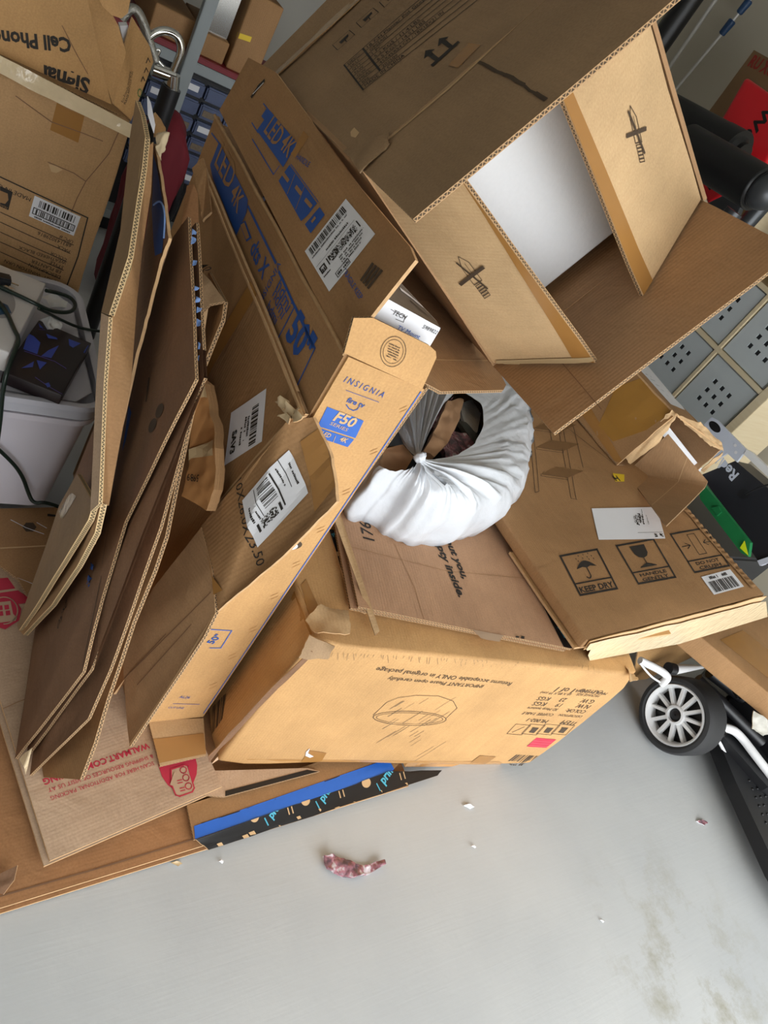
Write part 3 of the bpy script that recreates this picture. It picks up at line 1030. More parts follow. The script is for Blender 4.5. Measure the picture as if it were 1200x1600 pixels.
for ln in ([(462, 273), (450, 304)], [(477, 292), (463, 328)]):
    pr.line(ln, .0016, 'icon_shape', BROWN, 1)
pr.line([(455, 257), (498, 316)], .0012, 'blue_outline', BLUE_D)
pr.text('HANDLE', (462, 248), (482, 262), 'blue_lettering', BLUE_D)
pr.poly([(415, 190), (424, 178), (417, 170), (409, 182)], 'blue_icon', BLUE_D)
# the shipping label
lb = [(541, 311), (587, 366), (515, 456), (477, 393)]
pr.poly(lb, 'shipping_label', WHITE)
Q = pr.quad((477, 393), (541, 311), (587, 366), (515, 456))
Q.bars(.07, .05, .9, .2, 34, 'label_print', INK, 1)
Q.scribble(.05, .26, .9, .03, 'label_print', INK, 1, 2)
Q.scribble(.3, .4, .8, .04, 'label_print', INK, 1, 3)
Q.rect(.03, .45, .9, .455, 'label_print', INK, 1)
Q.dots(.26, .5, .86, .65, 46, 9, 'label_print', INK, 1, .55, 4)
Q.rect(.22, .5, .24, .65, 'label_print', INK, 1); Q.rect(.9, .5, .92, .65, 'label_print', INK, 1)
Q.frame(.05, .52, .17, .66, .0025, 'label_print', INK, 1); Q.text('H', .08, .64, .14, 'label_print', INK, 1, bold=.05)
for k in range(4):
    Q.scribble(.4, .73 + k * .05, .93 - .05 * k, .03, 'label_print', INK, 1, 10 + k)
Q.scribble(.05, .74, .2, .03, 'label_print', INK, 1, 20)
Q.frame(.22, .86, .5, .97, .0012, 'label_print', INK, 1)
Q.scribble(.25, .94, .48, .05, 'label_print', INK, 1, 21)
Q = pr.quad((563, 438), (582, 410), (600, 424), (577, 453))
for k in range(4):
    Q.rect(0, k * .26, 1, k * .26 + .19, 'dark_sticker', INK_B)
pr.text('FRAGILE KEEP', (536, 426), (563, 470), 'blue_lettering', BLUE_D)
pr.poly([(455, 240), (475, 205), (483, 214), (462, 247)], 'packing_tape', TAPE)
pr.line([(395, 150), (405, 135), (412, 128)], .008, 'hand_slot', INK)
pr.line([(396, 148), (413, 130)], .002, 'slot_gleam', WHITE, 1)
pr.flush()
tube('worn_crease', [V(TVX0 - .001, TVY0 + (TVY1 - TVY0) * i / 8, TVZ + .002 * math.sin(i * 2.3)) for i in range(9)], .0032, plain('worn_board', 'b08c62', .9, vary=.3, scale=60), front.parent)
# wall mount box inside it
rt = thing('mount_box', 'white wall mount box poking out of the open television box', 'box')
ya = .797
P0, P1_, P2_, P3_ = PY((583, 497), ya), PY((672, 541), ya), PY((688, 514), ya), PY((601, 466), ya)
dn = (P0 - P3_).normalized() * .13
fr_ = sheet('front_face', [P3_, P2_, P2_ + (P1_ - P2_).normalized() * .13, P3_ + dn], WHITE, .004, rt, amp=.0003, edge=WHITE)
GREYP = plain('grey_photo_print', '6d6762', .4, vary=.5, scale=25)
bk = [PY((622, 438), ya + .075), PY((683, 503), ya + .075)]
tp = sheet('top_face', [P3_ + V(0, .001, .001), P2_ + V(0, .001, .001), bk[1], bk[0]], GREYP, .003, rt, amp=.0005, edge=WHITE)
sheet('back_face', [bk[0], bk[1], bk[1] - V(0, 0, .035), bk[0] - V(0, 0, .035)], WHITE, .003, rt, amp=.0003, edge=WHITE)
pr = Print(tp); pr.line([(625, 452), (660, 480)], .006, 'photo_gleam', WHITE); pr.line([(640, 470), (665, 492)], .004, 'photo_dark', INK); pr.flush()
pr = Print(fr_)
pr.text('TV Mount', (619, 513), (654, 529), 'blue_lettering', BLUE, hs=.85)
pr.text('TECH', (612, 490), (632, 499), 'black_lettering', INK)
pr.line([(611, 483), (617, 487), (633, 494), (630, 503), (618, 498)], .0008, 'black_lettering', INK)
pr.text('5989822', (659, 512), (681, 522), 'black_lettering', INK)
pr.flush()

# ================================================================== open planter carton on top of the pile
rt = thing('planter_carton', 'large open planter carton lying on its side on top of the pile, flaps spread', 'box')
P0 = V(.578, .956, 1.224)
e1 = V(.468, .067, .881).normalized(); e3 = V(.129, .981, -.143)
e3 = (e3 - e1 * e3.dot(e1)).normalized(); e2 = e3.cross(e1)
S, DP = .45, .54
P1 = P0 + e1 * S; P3 = P0 + e2 * S; P2 = P1 + e2 * S
sideA = sheet('printed_side', [P0, P1, P1 + e3 * DP, P0 + e3 * DP], GREYB, .007, rt, back=INNER, amp=.003, freq=4, edge=FLUTE, fold=(0, 1, 2, 3))  # greyer than the left and right flaps, shade included in the colour
sheet('lower_side', [P0, P3, P3 + e3 * DP, P0 + e3 * DP], INNER, .007, rt, back=GREYB, amp=.002, fold=(0, 1, 2, 3))
sheet('upper_side', [P1, P2, P2 + e3 * DP, P1 + e3 * DP], INNER, .007, rt, back=GREYB, amp=.002, fold=(0, 1, 2, 3))
sideC = sheet('far_side', [P3, P2, P2 + e3 * DP, P3 + e3 * DP], INNER, .007, rt, back=GREYB, amp=.002, ribs=1, fold=(0, 1, 2, 3))
botm = [P0 + e3 * DP, P1 + e3 * DP, P2 + e3 * DP, P3 + e3 * DP]
sheet('bottom_side', botm, INNER, .007, rt, back=GREYB, amp=.001)
ft = .0
mflap = sheet('top_flap', [P0 + e3 * DP, P1 + e3 * DP, P1 + e3 * (DP + .07) - e2 * .03, P0 + e3 * (DP + .08) + V(-.01, 0, .0)], GREYB, .006, rt, amp=.003)


def flap(name, a, b, out, ang, L, mat, back, **k):
    d_ = -e3 * math.cos(math.radians(ang)) + out * math.sin(math.radians(ang))
    return sheet(name, [a, b, b + d_ * L, a + d_ * L], mat, .0065, rt, back=back, fold=(0,), **k)


F1 = flap('near_flap', P0, P1, -e2, -1, .213, GREYB, INNER, amp=.003, freq=4)
a0, a1 = P0 + e1 * .003 + e2 * .012, P3 + e1 * .003 - e2 * .006
F2 = sheet('left_flap', [a0, a1, a1 + (-e3 * math.cos(math.radians(38)) + e1 * math.sin(math.radians(38))) * .2, a0 + (-e3 * math.cos(math.radians(22)) + e1 * math.sin(math.radians(22))) * .2], TAN_L, .0065, rt, back=INNER, amp=.0025, fold=(0,))
F3 = flap('right_flap', P1 - e1 * .003 + e2 * .012, P2 - e1 * .003 - e2 * .006, e1, -62, .215, TAN_L, INNER, amp=.0025)
F4 = flap('far_flap', P3, P2, e2, 0, .222, INNER, GREYB, amp=.003, ribs=1)
pr = Print(sideA)
T0, T1 = (563, 248), (847, 1)
# specification table: rows run along the ridge
Q = pr.quad((537, 103), (720, -56), (760, -10), (567, 142))
for k in range(9):
    Q.rect(0, k / 8 - .006, 1, k / 8 + .006, 'table_rules', INK)
Q.rect(0, 0, .012, 1, 'table_rules', INK); Q.rect(.165, 0, .18, .875, 'table_rules', INK)
for k, (a_, b_) in enumerate([('DESC:', '18.7-H Planter Pot Grey'), ('SKU:', 'G902A01'), ('QTY:', '1 PC'), ('N.W.', '5.2 KGS / 11.4 LBS'), ('G.W.', '6.5 KGS / 14.51 LBS'), ('MEAS:', '45X45X54 CM / 18X18X21 IN'), ('BN:', '202509')]):
    Q.text(a_, .03, (k + .85) / 8, .03 + .02 * len(a_), 'table_text', INK, height=.075)
    Q.text(b_, .2, (k + .85) / 8, .2 + .021 * len(b_), 'table_text', INK, height=.075)
Q.text('MADE IN CHINA', .03, .98, .36, 'table_text', INK, height=.085)
# two upright arrows on a bar
for hd, stm in ((((663, 93), (665, 80), (680, 77.5)), ((668.5, 88), (680.5, 96.5), (687, 92), (674, 82))), (((684.5, 73.5), (686.5, 61), (701.5, 58)), ((690, 68), (702, 76.5), (708, 72), (696, 62.5)))):
    pr.poly(hd, 'up_arrow', INK); pr.poly(stm, 'up_arrow', INK)
pr.poly([(673, 102.5), (716, 64.5), (719, 67), (677, 105)], 'arrow_bar', INK)
for (x, y) in ((537, 64), (574, 29), (610, -3)):
    pr.line([(x - 17, y + 7), (x + 9, y - 16), (x + 18, y - 9), (x - 9, y + 15)], .0012, 'handling_icon', INK, close=True)
    pr.poly([(x - 7, y + 3), (x + 7, y - 10), (x + 8, y - 7), (x - 3, y + 5)], 'icon_umbrella', INK)
    pr.line([(x + 1, y - 3), (x + 5, y + 2)], .0018, 'icon_handle', INK)
pr.poly([(701, 103), (733, 68), (752, 71), (716, 107)], 'tape_patch', TAPE)
pr.poly([(548, 207), (554, 200), (562, 208), (556, 216), (549, 214)], 'tear', TAN_L)
pr.flush()
pr = Print(F1)
pr.line([(566, 250), (700, 136), (847, 2)], .005, 'scored_fold', TAN_L)
cut = [(747, 95), (762, 104), (775, 112), (790, 118), (800, 122), (818, 133), (838, 147), (852, 156)]
for a_, b_ in zip(cut, cut[1:]):
    pr.line([a_, ((a_[0] + b_[0]) / 2, (a_[1] + b_[1]) / 2 + random.uniform(-3, 3)), b_], .003 + random.random() * .003, 'ragged_slit', INK_B)
pr.flush()
pr = Print(F2)
pr.poly([(722, 282), (742, 266), (929, 566), (897, 564)], 'tape_strip', TAPE)
pr.poly([(776, 562), (930, 568), (928, 574), (778, 570)], 'tape_edge', TAPE_L, 1)


def knife(pr, c, u, v, flip=1):
    """box cutter crossed out"""
    def q(a, b): return (c[0] + u[0] * a + v[0] * b, c[1] + u[1] * a + v[1] * b)
    pr.line([q(-.9, 0), q(-.5, .22), q(.35, .22), q(.35, -.16), q(-.45, -.16)], .0014, 'cutter_icon', INK_B, close=True)
    pr.line([q(-.55, .05), q(.35, .05)], .001, 'cutter_icon', INK_B)
    for k in range(5):
        a = .42 + k * .12
        pr.line([q(a, -.14), q(a + .1, -.14), q(a + .1, .14), q(a, .14)], .0012, 'cutter_icon', INK_B, close=True)
    pr.line([q(-.75, -.2), q(.75, .22)], .004, 'cross_stroke', INK_B, 1)
    pr.line([q(.05, -.62), q(-.05, .62)], .006, 'cross_stroke', INK_B, 1)


knife(pr, (738, 430), (24, 33), (32, -20))
pr.flush()
pr = Print(F3)
pr.poly([(870, 157), (893, 141), (1020, 440), (1006, 464)], 'tape_strip', TAPE)
knife(pr, (993, 207), (10, 46), (26, -6))
pr.flush()
pr = Print(F4)
pr.line([(877, 482), (930, 443), (984, 404)], .002, 'crease', BROWN_D)
pr.line([(872, 560), (940, 640)], .0012, 'crease', BROWN_D)
pr.flush()
tg = P0 + e3 * DP - e2 * .004
sheet('clear_tape', [tg - e3 * .012, tg + e1 * S - e3 * .012, tg + e1 * S + e3 * .014, tg + e1 * .01 + e3 * .014], plain('clear_tape_gloss', 'b59a78', .1, vary=.2, scale=60, bump=.8), .001, rt, amp=.003, freq=40, cuts=8, edge=TAPE_C)
cn_ = P0 - e2 * .004
sheet('crushed_corner', [cn_ + e1 * .0 + e3 * .05, cn_ + e1 * .06 + e3 * .004, cn_ + e1 * .05 - e3 * .02, cn_ - e1 * .006 - e3 * .03], GREYB, .002, rt, amp=.004, freq=40, cuts=6, edge=GREYB, rough_edge=.003)
# white foam packing inside
mid = P0 + e2 * .06 + e1 * .05 + e3 * .22
FOAM = plain('white_foam', 'eeeff0', .65, vary=.03, scale=150, bump=.25)
ff = carton('foam_block', P0 + e1 * .012 + e2 * .012 + e3 * .055, e1 * .425, e2 * .415, e3 * .46, FOAM, bev=.006, amp=.0008)
tag(ff, 'block of white beaded foam packed inside the open planter carton', 'foam')

# ================================================================== parcel box lying on the coffee table carton
rt = thing('parcel_carton', 'flattened rosy-brown parcel box with bold black slogan under the white bag', 'cardboard')
za = .541
am = sheet('top_layer', zs(za, (560, 948), (700, 976), (893, 1014), (905, 1004), (780, 775), (735, 690), (560, 700), (527, 790)), AMZ, .006, rt, amp=.002, freq=4, edge=FLUTE)
sheet('lower_layer', zs(za - .011, (548, 950), (690, 978), (883, 1016), (896, 1006), (770, 775), (725, 690), (550, 700), (517, 790)), AMZ, .006, rt, amp=.001, edge=FLUTE)
pr = Print(am)
pr.text('out you,', (695, 842), (723, 905), 'slogan', INK, bold=.035, shear=.1, hs=.8)
pr.text('mpty inside.', (676, 838), (717, 934), 'slogan', INK, bold=.035, shear=.1, hs=.8)
pr.text('176', (585, 846), (578, 818), 'stamped_code', INK, bold=.01)
pr.text('JGK', (577, 814), (572, 800), 'stamped_code', INK)
pr.poly([(768, 786), (782, 786), (898, 1012), (884, 1019), (872, 994)], 'black_parcel_tape', BLACK)
for k, t_ in enumerate((.12, .3, .5, .68, .86)):
    x, y = 775 + 115 * t_, 786 + 224 * t_
    if k % 2 == 0:
        pr.text('prime', (x - 3, y + 2), (x + 7, y + 19), 'tape_lettering', BLUE_T, lvl=1, bold=.02)
    else:
        pr.line([(x - 2, y - 3), (x + 4, y + 3), (x + 1, y + 8), (x + 8, y + 14)], .002, 'tape_mark', TAN_L, 1)
pr.line([(616, 850), (648, 920), (664, 975)], .0012, 'crease', BROWN)
pr.line([(548, 855), (700, 893), (830, 905)], .0012, 'crease', BROWN)
pr.poly([(724, 990), (806, 997), (808, 1006), (800, 1006), (760, 1000)], 'folded_lip', PALE)
for x in (806, 814):
    pr.poly([(x, 994), (x + 5, 995), (x + 6, 1004), (x + 1, 1003)], 'black_mark', INK, 1)
pr.flush()
sp = sheet('side_strip', [PZ((513, 786), .585), PZ((525, 783), .59), PZ((593, 985), .535), PZ((586, 992), .53), PZ((560, 915), .545)], TAN_L, .005, rt, amp=.001, edge=FLUTE)
bt = sheet('taped_edge', zs(.52, (514, 826), (533, 831), (578, 954), (572, 958), (551, 948)), BLACK, .004, rt, amp=.001, edge=FLUTE_T, rough_edge=.001)
pr = Print(bt)
pr.text('prime', (520, 838), (534, 832), 'tape_lettering', BLUE_T, bold=.02)
pr.text('prime', (552, 930), (566, 926), 'tape_lettering', BLUE_T, bold=.02, hs=1.3)
pr.line([(547, 909), (553, 915), (560, 914)], .002, 'tape_lettering', BLUE_T)
for (x, y) in ((525, 862), (538, 893)):
    pr.poly([(x - 3, y), (x + 5, y + 1), (x + 6, y + 7), (x - 1, y + 7)], 'tape_mark', TAN_L)
pr.flush()

# ================================================================== step ladder carton
rt = thing('ladder_carton', 'long flat brown step stool carton printed keep dry, handle gently, do not crush', 'box')
LFL = PZ((918, 1001), .604)
LFR = PY((1196, 929), .585)
lx = (LFR - LFL); LW = lx.length; lx.normalize()
ly = V(.07, .98, 0); ly = (ly - lx * ly.dot(lx)).normalized()
lz = lx.cross(ly)
LT, LL = .036, .98
lb_ = carton('body', LFL - lz * LT, lx * LW, ly * LL, lz * LT, BROWN, rt, bev=.006, amp=.003, freq=4,
             dents=[(LFR + ly * .15, .12, .018), (LFR + ly * .3, .1, .012)])
pr = Print(lb_)
# the stool drawing
st_ = 'stool_drawing'
for a_, b_ in (((832, 668), (842, 768)), ((826, 668), (836, 770)), ((878, 660), (900, 780)), ((871, 660), (892, 779)), ((893, 655), (911, 731)), ((857, 660), (862, 690))):
    pr.line([a_, b_], .0016, st_, INK_B)
for y, dx in ((693, 0), (735, 7), (663, -4)):
    pr.poly([(838 + dx, y + 6), (862 + dx, y - 5), (905 + dx, y + 1), (880 + dx, y + 12)], 'stool_tread', plain('brown_tint', '7d5a34', .8))
    pr.line([(838 + dx, y + 6), (880 + dx, y + 12), (880 + dx, y + 15), (838 + dx, y + 9)], .0014, st_, INK_B, close=True)
pr.line([(885, 668), (955, 722)], .0016, st_, INK_B); pr.line([(836, 770), (842, 768)], .0016, st_, INK_B); pr.line([(892, 779), (902, 781)], .0016, st_, INK_B)


def hframe(c, name):
    Q = pr.quad(*c)
    Q.frame(0, 0, 1, 1, .0062, name, INK)
    Q.rect(0, .70, 1, .733, name, INK)
    return Q


Q = hframe([(873, 868), (933, 857), (966, 921), (906, 932)], 'keep_dry_icon')
Q.text('KEEP DRY', .07, .93, .93, 'keep_dry_icon', INK, height=.13, bold=.025)
Q.poly([(.24 + .52 * i / 12, .40 - .17 * math.sin(math.pi * i / 12)) for i in range(13)] + [(.6, .37), (.5, .40), (.4, .37)], 'keep_dry_icon', INK)
Q.seg(.5, .36, .5, .60, .0035, 'keep_dry_icon', INK)
for a_, b_ in (((.5, .6), (.46, .645)), ((.46, .645), (.41, .64)), ((.41, .64), (.385, .60))):
    Q.seg(*a_, *b_, .0035, 'keep_dry_icon', INK)
for (u_, v_) in ((.33, .14), (.42, .08), (.5, .15), (.55, .07), (.62, .14), (.68, .06), (.74, .13), (.64, .2), (.36, .2), (.76, .2)):
    Q.poly([(u_, v_), (u_ + .03, v_ + .01), (u_ + .015, v_ + .045)], 'keep_dry_icon', INK)
Q = hframe([(961, 852), (1021, 841), (1057, 903), (997, 914)], 'handle_gently_icon')
Q.text('HANDLE', .16, .835, .84, 'handle_gently_icon', INK, height=.072, bold=.02)
Q.text('GENTLY', .16, .945, .84, 'handle_gently_icon', INK, height=.072, bold=.02)
Q.poly([(.3, .1), (.68, .1), (.66, .3), (.6, .38), (.52, .41), (.46, .41), (.38, .38), (.32, .3)], 'handle_gently_icon', INK)
Q.seg(.49, .4, .49, .56, .003, 'handle_gently_icon', INK)
Q.poly([(.49, .54), (.7, .62), (.7, .64), (.28, .64), (.28, .62)], 'handle_gently_icon', INK)
Q = hframe([(1046, 834), (1102, 822), (1141, 885), (1085, 896)], 'do_not_crush_icon')
Q.text('DO NOT', .18, .835, .82, 'do_not_crush_icon', INK, height=.072, bold=.02)
Q.text('CRUSH', .2, .945, .8, 'do_not_crush_icon', INK, height=.072, bold=.02)
Q.frame(.4, .1, .62, .62, .002, 'do_not_crush_icon', INK)
for (a_, s_) in ((.1, 1), (.93, -1)):
    Q.seg(a_, .36, a_ + .23 * s_, .36, .0025, 'do_not_crush_icon', INK)
    Q.seg(a_ + .23 * s_, .36, a_ + .12 * s_, .29, .0025, 'do_not_crush_icon', INK)
    Q.seg(a_ + .23 * s_, .36, a_ + .12 * s_, .43, .0025, 'do_not_crush_icon', INK)
# white address label and barcode sticker
pr.poly([(924, 795), (1018, 793), (1029, 806), (1039, 842), (935, 844)], 'white_label', WHITE, 1)
Q = pr.quad((924, 795), (1024, 793), (1039, 842), (935, 844))
for k, (a_, b_, c_, d_) in enumerate([(.62, .22, .66, .58), (.67, .2, .71, .5), (.72, .22, .75, .55), (.8, .25, .81, .55), (.6, .28, .61, .5)]):
    Q.dots(a_, b_, c_, d_, 3, 14, 'label_print', INK, 2, .6, k)
Q.rect(.6, .8, .98, .808, 'label_print', INK, 2); Q.rect(.75, .06, .755, .2, 'label_print', INK, 2)
Q.dots(.85, .84, .89, .95, 3, 6, 'label_print', INK, 2, .6, 9); Q.dots(.93, .84, .98, .95, 3, 6, 'label_print', INK, 2, .6, 10)
pr.poly([(1095, 902), (1140, 890), (1162, 917), (1115, 930)], 'barcode_sticker', WHITE, 1)
Q = pr.quad((1095, 902), (1140, 890), (1162, 917), (1115, 930))
Q.scribble(.2, .24, .8, .16, 'barcode', INK, 2, 5)
Q.bars(.08, .34, .92, .92, 22, 'barcode', INK, 2, seed=8)
# yellow hazard sticker
YEL = plain('yellow_sticker', 'e8c520', .5)
pr.poly([(957, 740), (975, 742), (975, 753), (961, 753)], 'yellow_sticker', YEL, 1)
pr.text('H', (962, 752), (969, 752), 'sticker_letter', INK, bold=.03, lvl=2)
pr.flush()
# front end: folded lip sealed with shiny tape, crumpled right edge
lf = V(0, 0, 0)
cA, cB = LFL - ly * .004, LFR - ly * .004
tp_ = sheet('taped_end', [cA + lx * .005, cB + lx * .0, cB - lz * LT, cA + lx * .012 - lz * LT], TAN_L, .002, rt, amp=.003, freq=14, cuts=12, edge=TAPE_C)
pr = Print(tp_)
TAPE_S = plain('crinkled_tape', 'e3cda8', .08, vary=.12, scale=40, bump=.9)
pr.poly([(912, 1006), (1060, 972), (1195, 936), (1198, 962), (1060, 1004), (920, 1030)], 'clear_tape', TAPE_S, 5, grid=.02)
pr.flush()
# crushed edge: the fluting shows as a row of small ridges
vs_, fs_, uv_ = [], [], []
nu, nv = 110, 7
for i in range(nu):
    f_ = i / (nu - 1)
    for j in range(nv):
        g_ = j / (nv - 1)
        wv_ = noise.noise(V(f_ * 9, g_ * 2, 1.3))
        p_ = LFR + ly * (.03 + .46 * f_ + .008 * wv_) + lx * (-.004 - (.036 + .012 * noise.noise(V(f_ * 6, 4, 2))) * g_)
        p_ += lz * (.003 + .0045 * math.sin(f_ * 150 + wv_ * 4) * math.sin(math.pi * min(1, g_ * 1.15 + .1)) - .006 * (1 - g_) ** 2)
        vs_.append(p_); uv_.append((f_ * .46, g_ * .05))
for i in range(nu - 1):
    for j in range(nv - 1):
        fs_.append((i * nv + j, i * nv + j + 1, (i + 1) * nv + j + 1, (i + 1) * nv + j))
ce = mesh_obj('crumpled_edge', vs_, fs_, [BROWN], uvs=[[uv_[k] for k in f] for f in fs_], smooth=True, parent=rt)

# board layers pinched below the ladder carton
lo_b = sheet('cardboard_scrap', [LFL - lz * (LT + .008) + ly * .01 - lx * .0, LFL + lx * .33 - lz * (LT + .006) - ly * .02, LFL + lx * .36 - lz * (LT + .004) + ly * .2, LFL - lz * (LT + .008) + ly * .3], TAN, .007, amp=.002, edge=FLUTE_T)
tag(lo_b, 'thin tan board pinched under the front edge of the keep-dry carton', 'cardboard')
s = sheet('cardboard_scrap', [PY(p, .72) for p in ((988, 1072), (1093, 1021), (1100, 1000), (1000, 1000))], TAN, .006, amp=.002, edge=FLUTE_T)
tag(s, 'tan board corner sticking out behind the right end of the coffee table carton', 'cardboard')

# ================================================================== small torn box on the ladder carton
rt = thing('torn_carton', 'small torn open brown box with a white label, resting on the keep-dry carton', 'box')
lcen = LFL
bb = PP((963, 727), LFL + lz * .004, lz)


def LY(p, k=0.):
    return PP(p, bb + ly * k, ly)


TLp, TRp, BRp = LY((1057, 646)), LY((1129, 700)), LY((1082, 742))
BL2 = .30
fa = sheet('left_side', [bb, TLp, TLp + ly * BL2, bb + ly * BL2], BROWN, .005, rt, back=INNER, amp=.006, freq=9, edge=FLUTE_T, rough_edge=.003)
fb_ = sheet('top_side', [TLp, TRp, TRp + ly * BL2, TLp + ly * BL2], BROWN, .005, rt, back=INNER, amp=.003, edge=FLUTE_T, rough_edge=.003)
sheet('right_side', [TRp, BRp, BRp + ly * BL2, TRp + ly * BL2], INNER, .005, rt, back=BROWN, amp=.003, edge=FLUTE_T, rough_edge=.003)
sheet('floor_side', [bb + lz * .004, BRp, BRp + ly * BL2, bb + ly * BL2 + lz * .004], INNER, .004, rt, amp=.001)
sheet('back_side', [q_ + ly * BL2 for q_ in (bb, TLp, TRp, BRp)], INNER, .005, rt, amp=.001)
hf = sheet('torn_flap', [LY((979, 738)), LY((1044, 678)), LY((1106, 752), -.17), LY((1102, 760), -.18), LY((1041, 822), -.30)], INNER, .005, rt, back=BROWN, amp=.003, edge=FLUTE)
pr = Print(hf)
pr.line([(1018, 800), (1075, 715)], .0016, 'crease', TAN_L); pr.flush()
sheet('ragged_liner', [LY((1057, 648), -.004), LY((1095, 662), -.01), LY((1127, 692), -.006), LY((1131, 704), -.004), LY((1110, 696), .01), LY((1075, 668), .012)], TAN_L, .002, rt, amp=.007, freq=75, cuts=7, edge=FLUTE_T, rough_edge=.004)
sheet('ragged_liner', [LY((985, 725), -.004), LY((1030, 692), -.01), LY((1057, 650), -.004), LY((1050, 640), .012), LY((1015, 675), .02), LY((975, 712), .012)], TAN_L, .002, rt, amp=.007, freq=75, cuts=7, edge=FLUTE_T, rough_edge=.004)
sheet('torn_lip', [LY((1095, 735), -.01), LY((1130, 706), -.006), LY((1126, 716), -.012), LY((1100, 737), -.02)], TAN_L, .003, rt, amp=.01, freq=35, cuts=4, edge=FLUTE_T, rough_edge=.004)
pr = Print(fa)
pr.poly([(905, 642), (920, 632), (975, 725), (960, 720)], 'brown_tape', TAPE); pr.poly([(962, 606), (1003, 590), (1050, 643), (1010, 672), (958, 690), (935, 665)], 'golden_tape', plain('golden_tape', 'a87a38', .2, vary=.1, scale=15)); pr.flush()
pr = Print(fb_)
pr.poly([(998, 576), (1012, 572), (1070, 641), (1048, 632)], 'white_label', WHITE)
for k in range(6):
    pr.line([(1008 + k * 8, 585 + k * 8), (1016 + k * 7, 588 + k * 8)], .004, 'label_mark', STEEL, 1)
pr.flush()
sl = sheet('foam_sheet', [LY((1046, 668), .02), LY((1098, 734), .02), LY((1098, 734), .2), LY((1046, 668), .2)], WHITE, .03, amp=.0008, edge=WHITE)
tag(sl, 'white foam sheet standing inside the small torn box', 'foam')

# ================================================================== carton with the two shipping labels, leaning on the television box
rt = thing('labelled_carton', 'worn brown carton with two white shipping labels leaning against the television box', 'box')
sv = sheet('side_panel', xs((318, 262, .556), (400, 455, .56), (476, 646, .563), (448, 662, .553), (400, 722, .551), (312, 826, .55)) + [V(.548, .80, .07), V(.548, 1.46, .07)], BROWN, .006, rt, back=INNER, amp=.004, freq=4, edge=FLUTE_T)
tb = xs((450, 655, .553), (490, 652, .576), (515, 705, .596), (526, 768, .604), (526, 784, .603), (443, 868, .578), (337, 957, .556), (313, 824, .548))
shp = sheet('end_panel', tb, BROWN, .006, rt, back=INNER, amp=.004, freq=6, edge=FLUTE_T, rough_edge=.002)
lo_f = sheet('bottom_flap', xs((314, 824, .546), (331, 890, .549), (336, 958, .552), (318, 995, .545), (203, 1167, .50), (199, 1135, .50), (190, 1005, .49), (240, 918, .515)), INNER, .007, rt, back=BROWN, amp=.002, freq=4)
sheet('top_edge', xs((312, 256, .555), (322, 262, .566), (482, 648, .572), (474, 650, .561)), TAN_L, .004, rt, amp=.002, edge=FLUTE_T)
for k, (x, y, w) in enumerate([(438, 628, 10), (452, 640, 13), (462, 648, 12), (447, 652, 9)]):
    sheet('torn_tuft', [PX((x - w, y), .556), PX((x, y - w), .552), PX((x + w, y + 4), .556), PX((x + 2, y + w), .55)], plain('torn_paper', 'd9c09a', .9, vary=.2, scale=60), .002, rt, amp=.012, freq=50, cuts=3, edge=FLUTE_T, rough_edge=.004)
pr = Print(sv)
pr.poly([(362, 645), (417, 607), (410, 690), (351, 728)], 'paper_label', WHITE)
Q = pr.quad((417, 607), (410, 690), (351, 728), (362, 645))
Q.text('SAV3', .42, .86, .86, 'label_print', INK, 1, bold=.04, height=.13)
Q.bars(.2, .16, .95, .34, 16, 'label_print', INK, 1, seed=3)
Q.scribble(.25, .44, .7, .05, 'label_print', INK, 1, 4); Q.scribble(.3, .52, .75, .05, 'label_print', INK, 1, 5); Q.scribble(.45, .62, .8, .05, 'label_print', INK, 1, 6)
pr.poly([(392, 440), (402, 460), (335, 570), (325, 590), (322, 560)], 'dark_tape', TAPE)
pr.flush()
pr = Print(shp)
pr.poly([(453, 703), (483, 770), (404, 855), (380, 782)], 'shipping_label', WHITE, 2, grid=.006)
Q = pr.quad((453, 703), (483, 770), (404, 855), (380, 782))
Q.rect(.0, .18, .62, .19, 'label_print', INK, 3); Q.rect(.08, .36, .8, .385, 'label_print', INK, 3); Q.rect(.05, .72, .62, .73, 'label_print', INK, 3)
Q.bars(.1, .42, .55, .66, 13, 'label_print', INK, 3, seed=5)
Q.rect(.66, .42, .82, .46, 'label_print', INK, 3); Q.rect(.66, .84, .82, .88, 'label_print', INK, 3)
Q.dots(.64, .5, .82, .8, 10, 12, 'label_print', INK, 3, .55, 6)
Q.scribble(.2, .1, .7, .035, 'label_print', INK, 3, 1); Q.scribble(.1, .28, .5, .03, 'label_print', INK, 3, 2); Q.scribble(.45, .8, .62, .03, 'label_print', INK, 3, 3); Q.scribble(.2, .9, .6, .04, 'label_print', INK, 3, 4)
pr.text('10X26.0X23.50', (369, 752), (402, 886), 'marker_lettering', INK, hs=1.25)
pr.poly([(470, 690), (500, 668), (524, 760), (492, 800)], 'clear_tape', TAPE)
pr.flush()
pr = Print(sv); pr.line([(448, 662), (400, 715), (330, 800)], .004, 'worn_fold', TAN_L); pr.flush()
pr = Print(lo_f)
pr.line([(316, 826), (333, 890), (338, 950)], .004, 'worn_fold', TAN_L)
pr.line([(320, 830), (345, 925)], .014, 'brown_tape', TAPE, 1)
for (a_, b_) in (((205, 1050), (330, 925)), ((215, 1070), (300, 975)), ((195, 1060), (260, 990))):
    pr.line([a_, b_], .0016, 'crease', BROWN_D)
pr.line([(204, 1163), (260, 1082), (335, 962)], .004, 'pale_cut_edge', TAN_L, 1)
pr.flush()

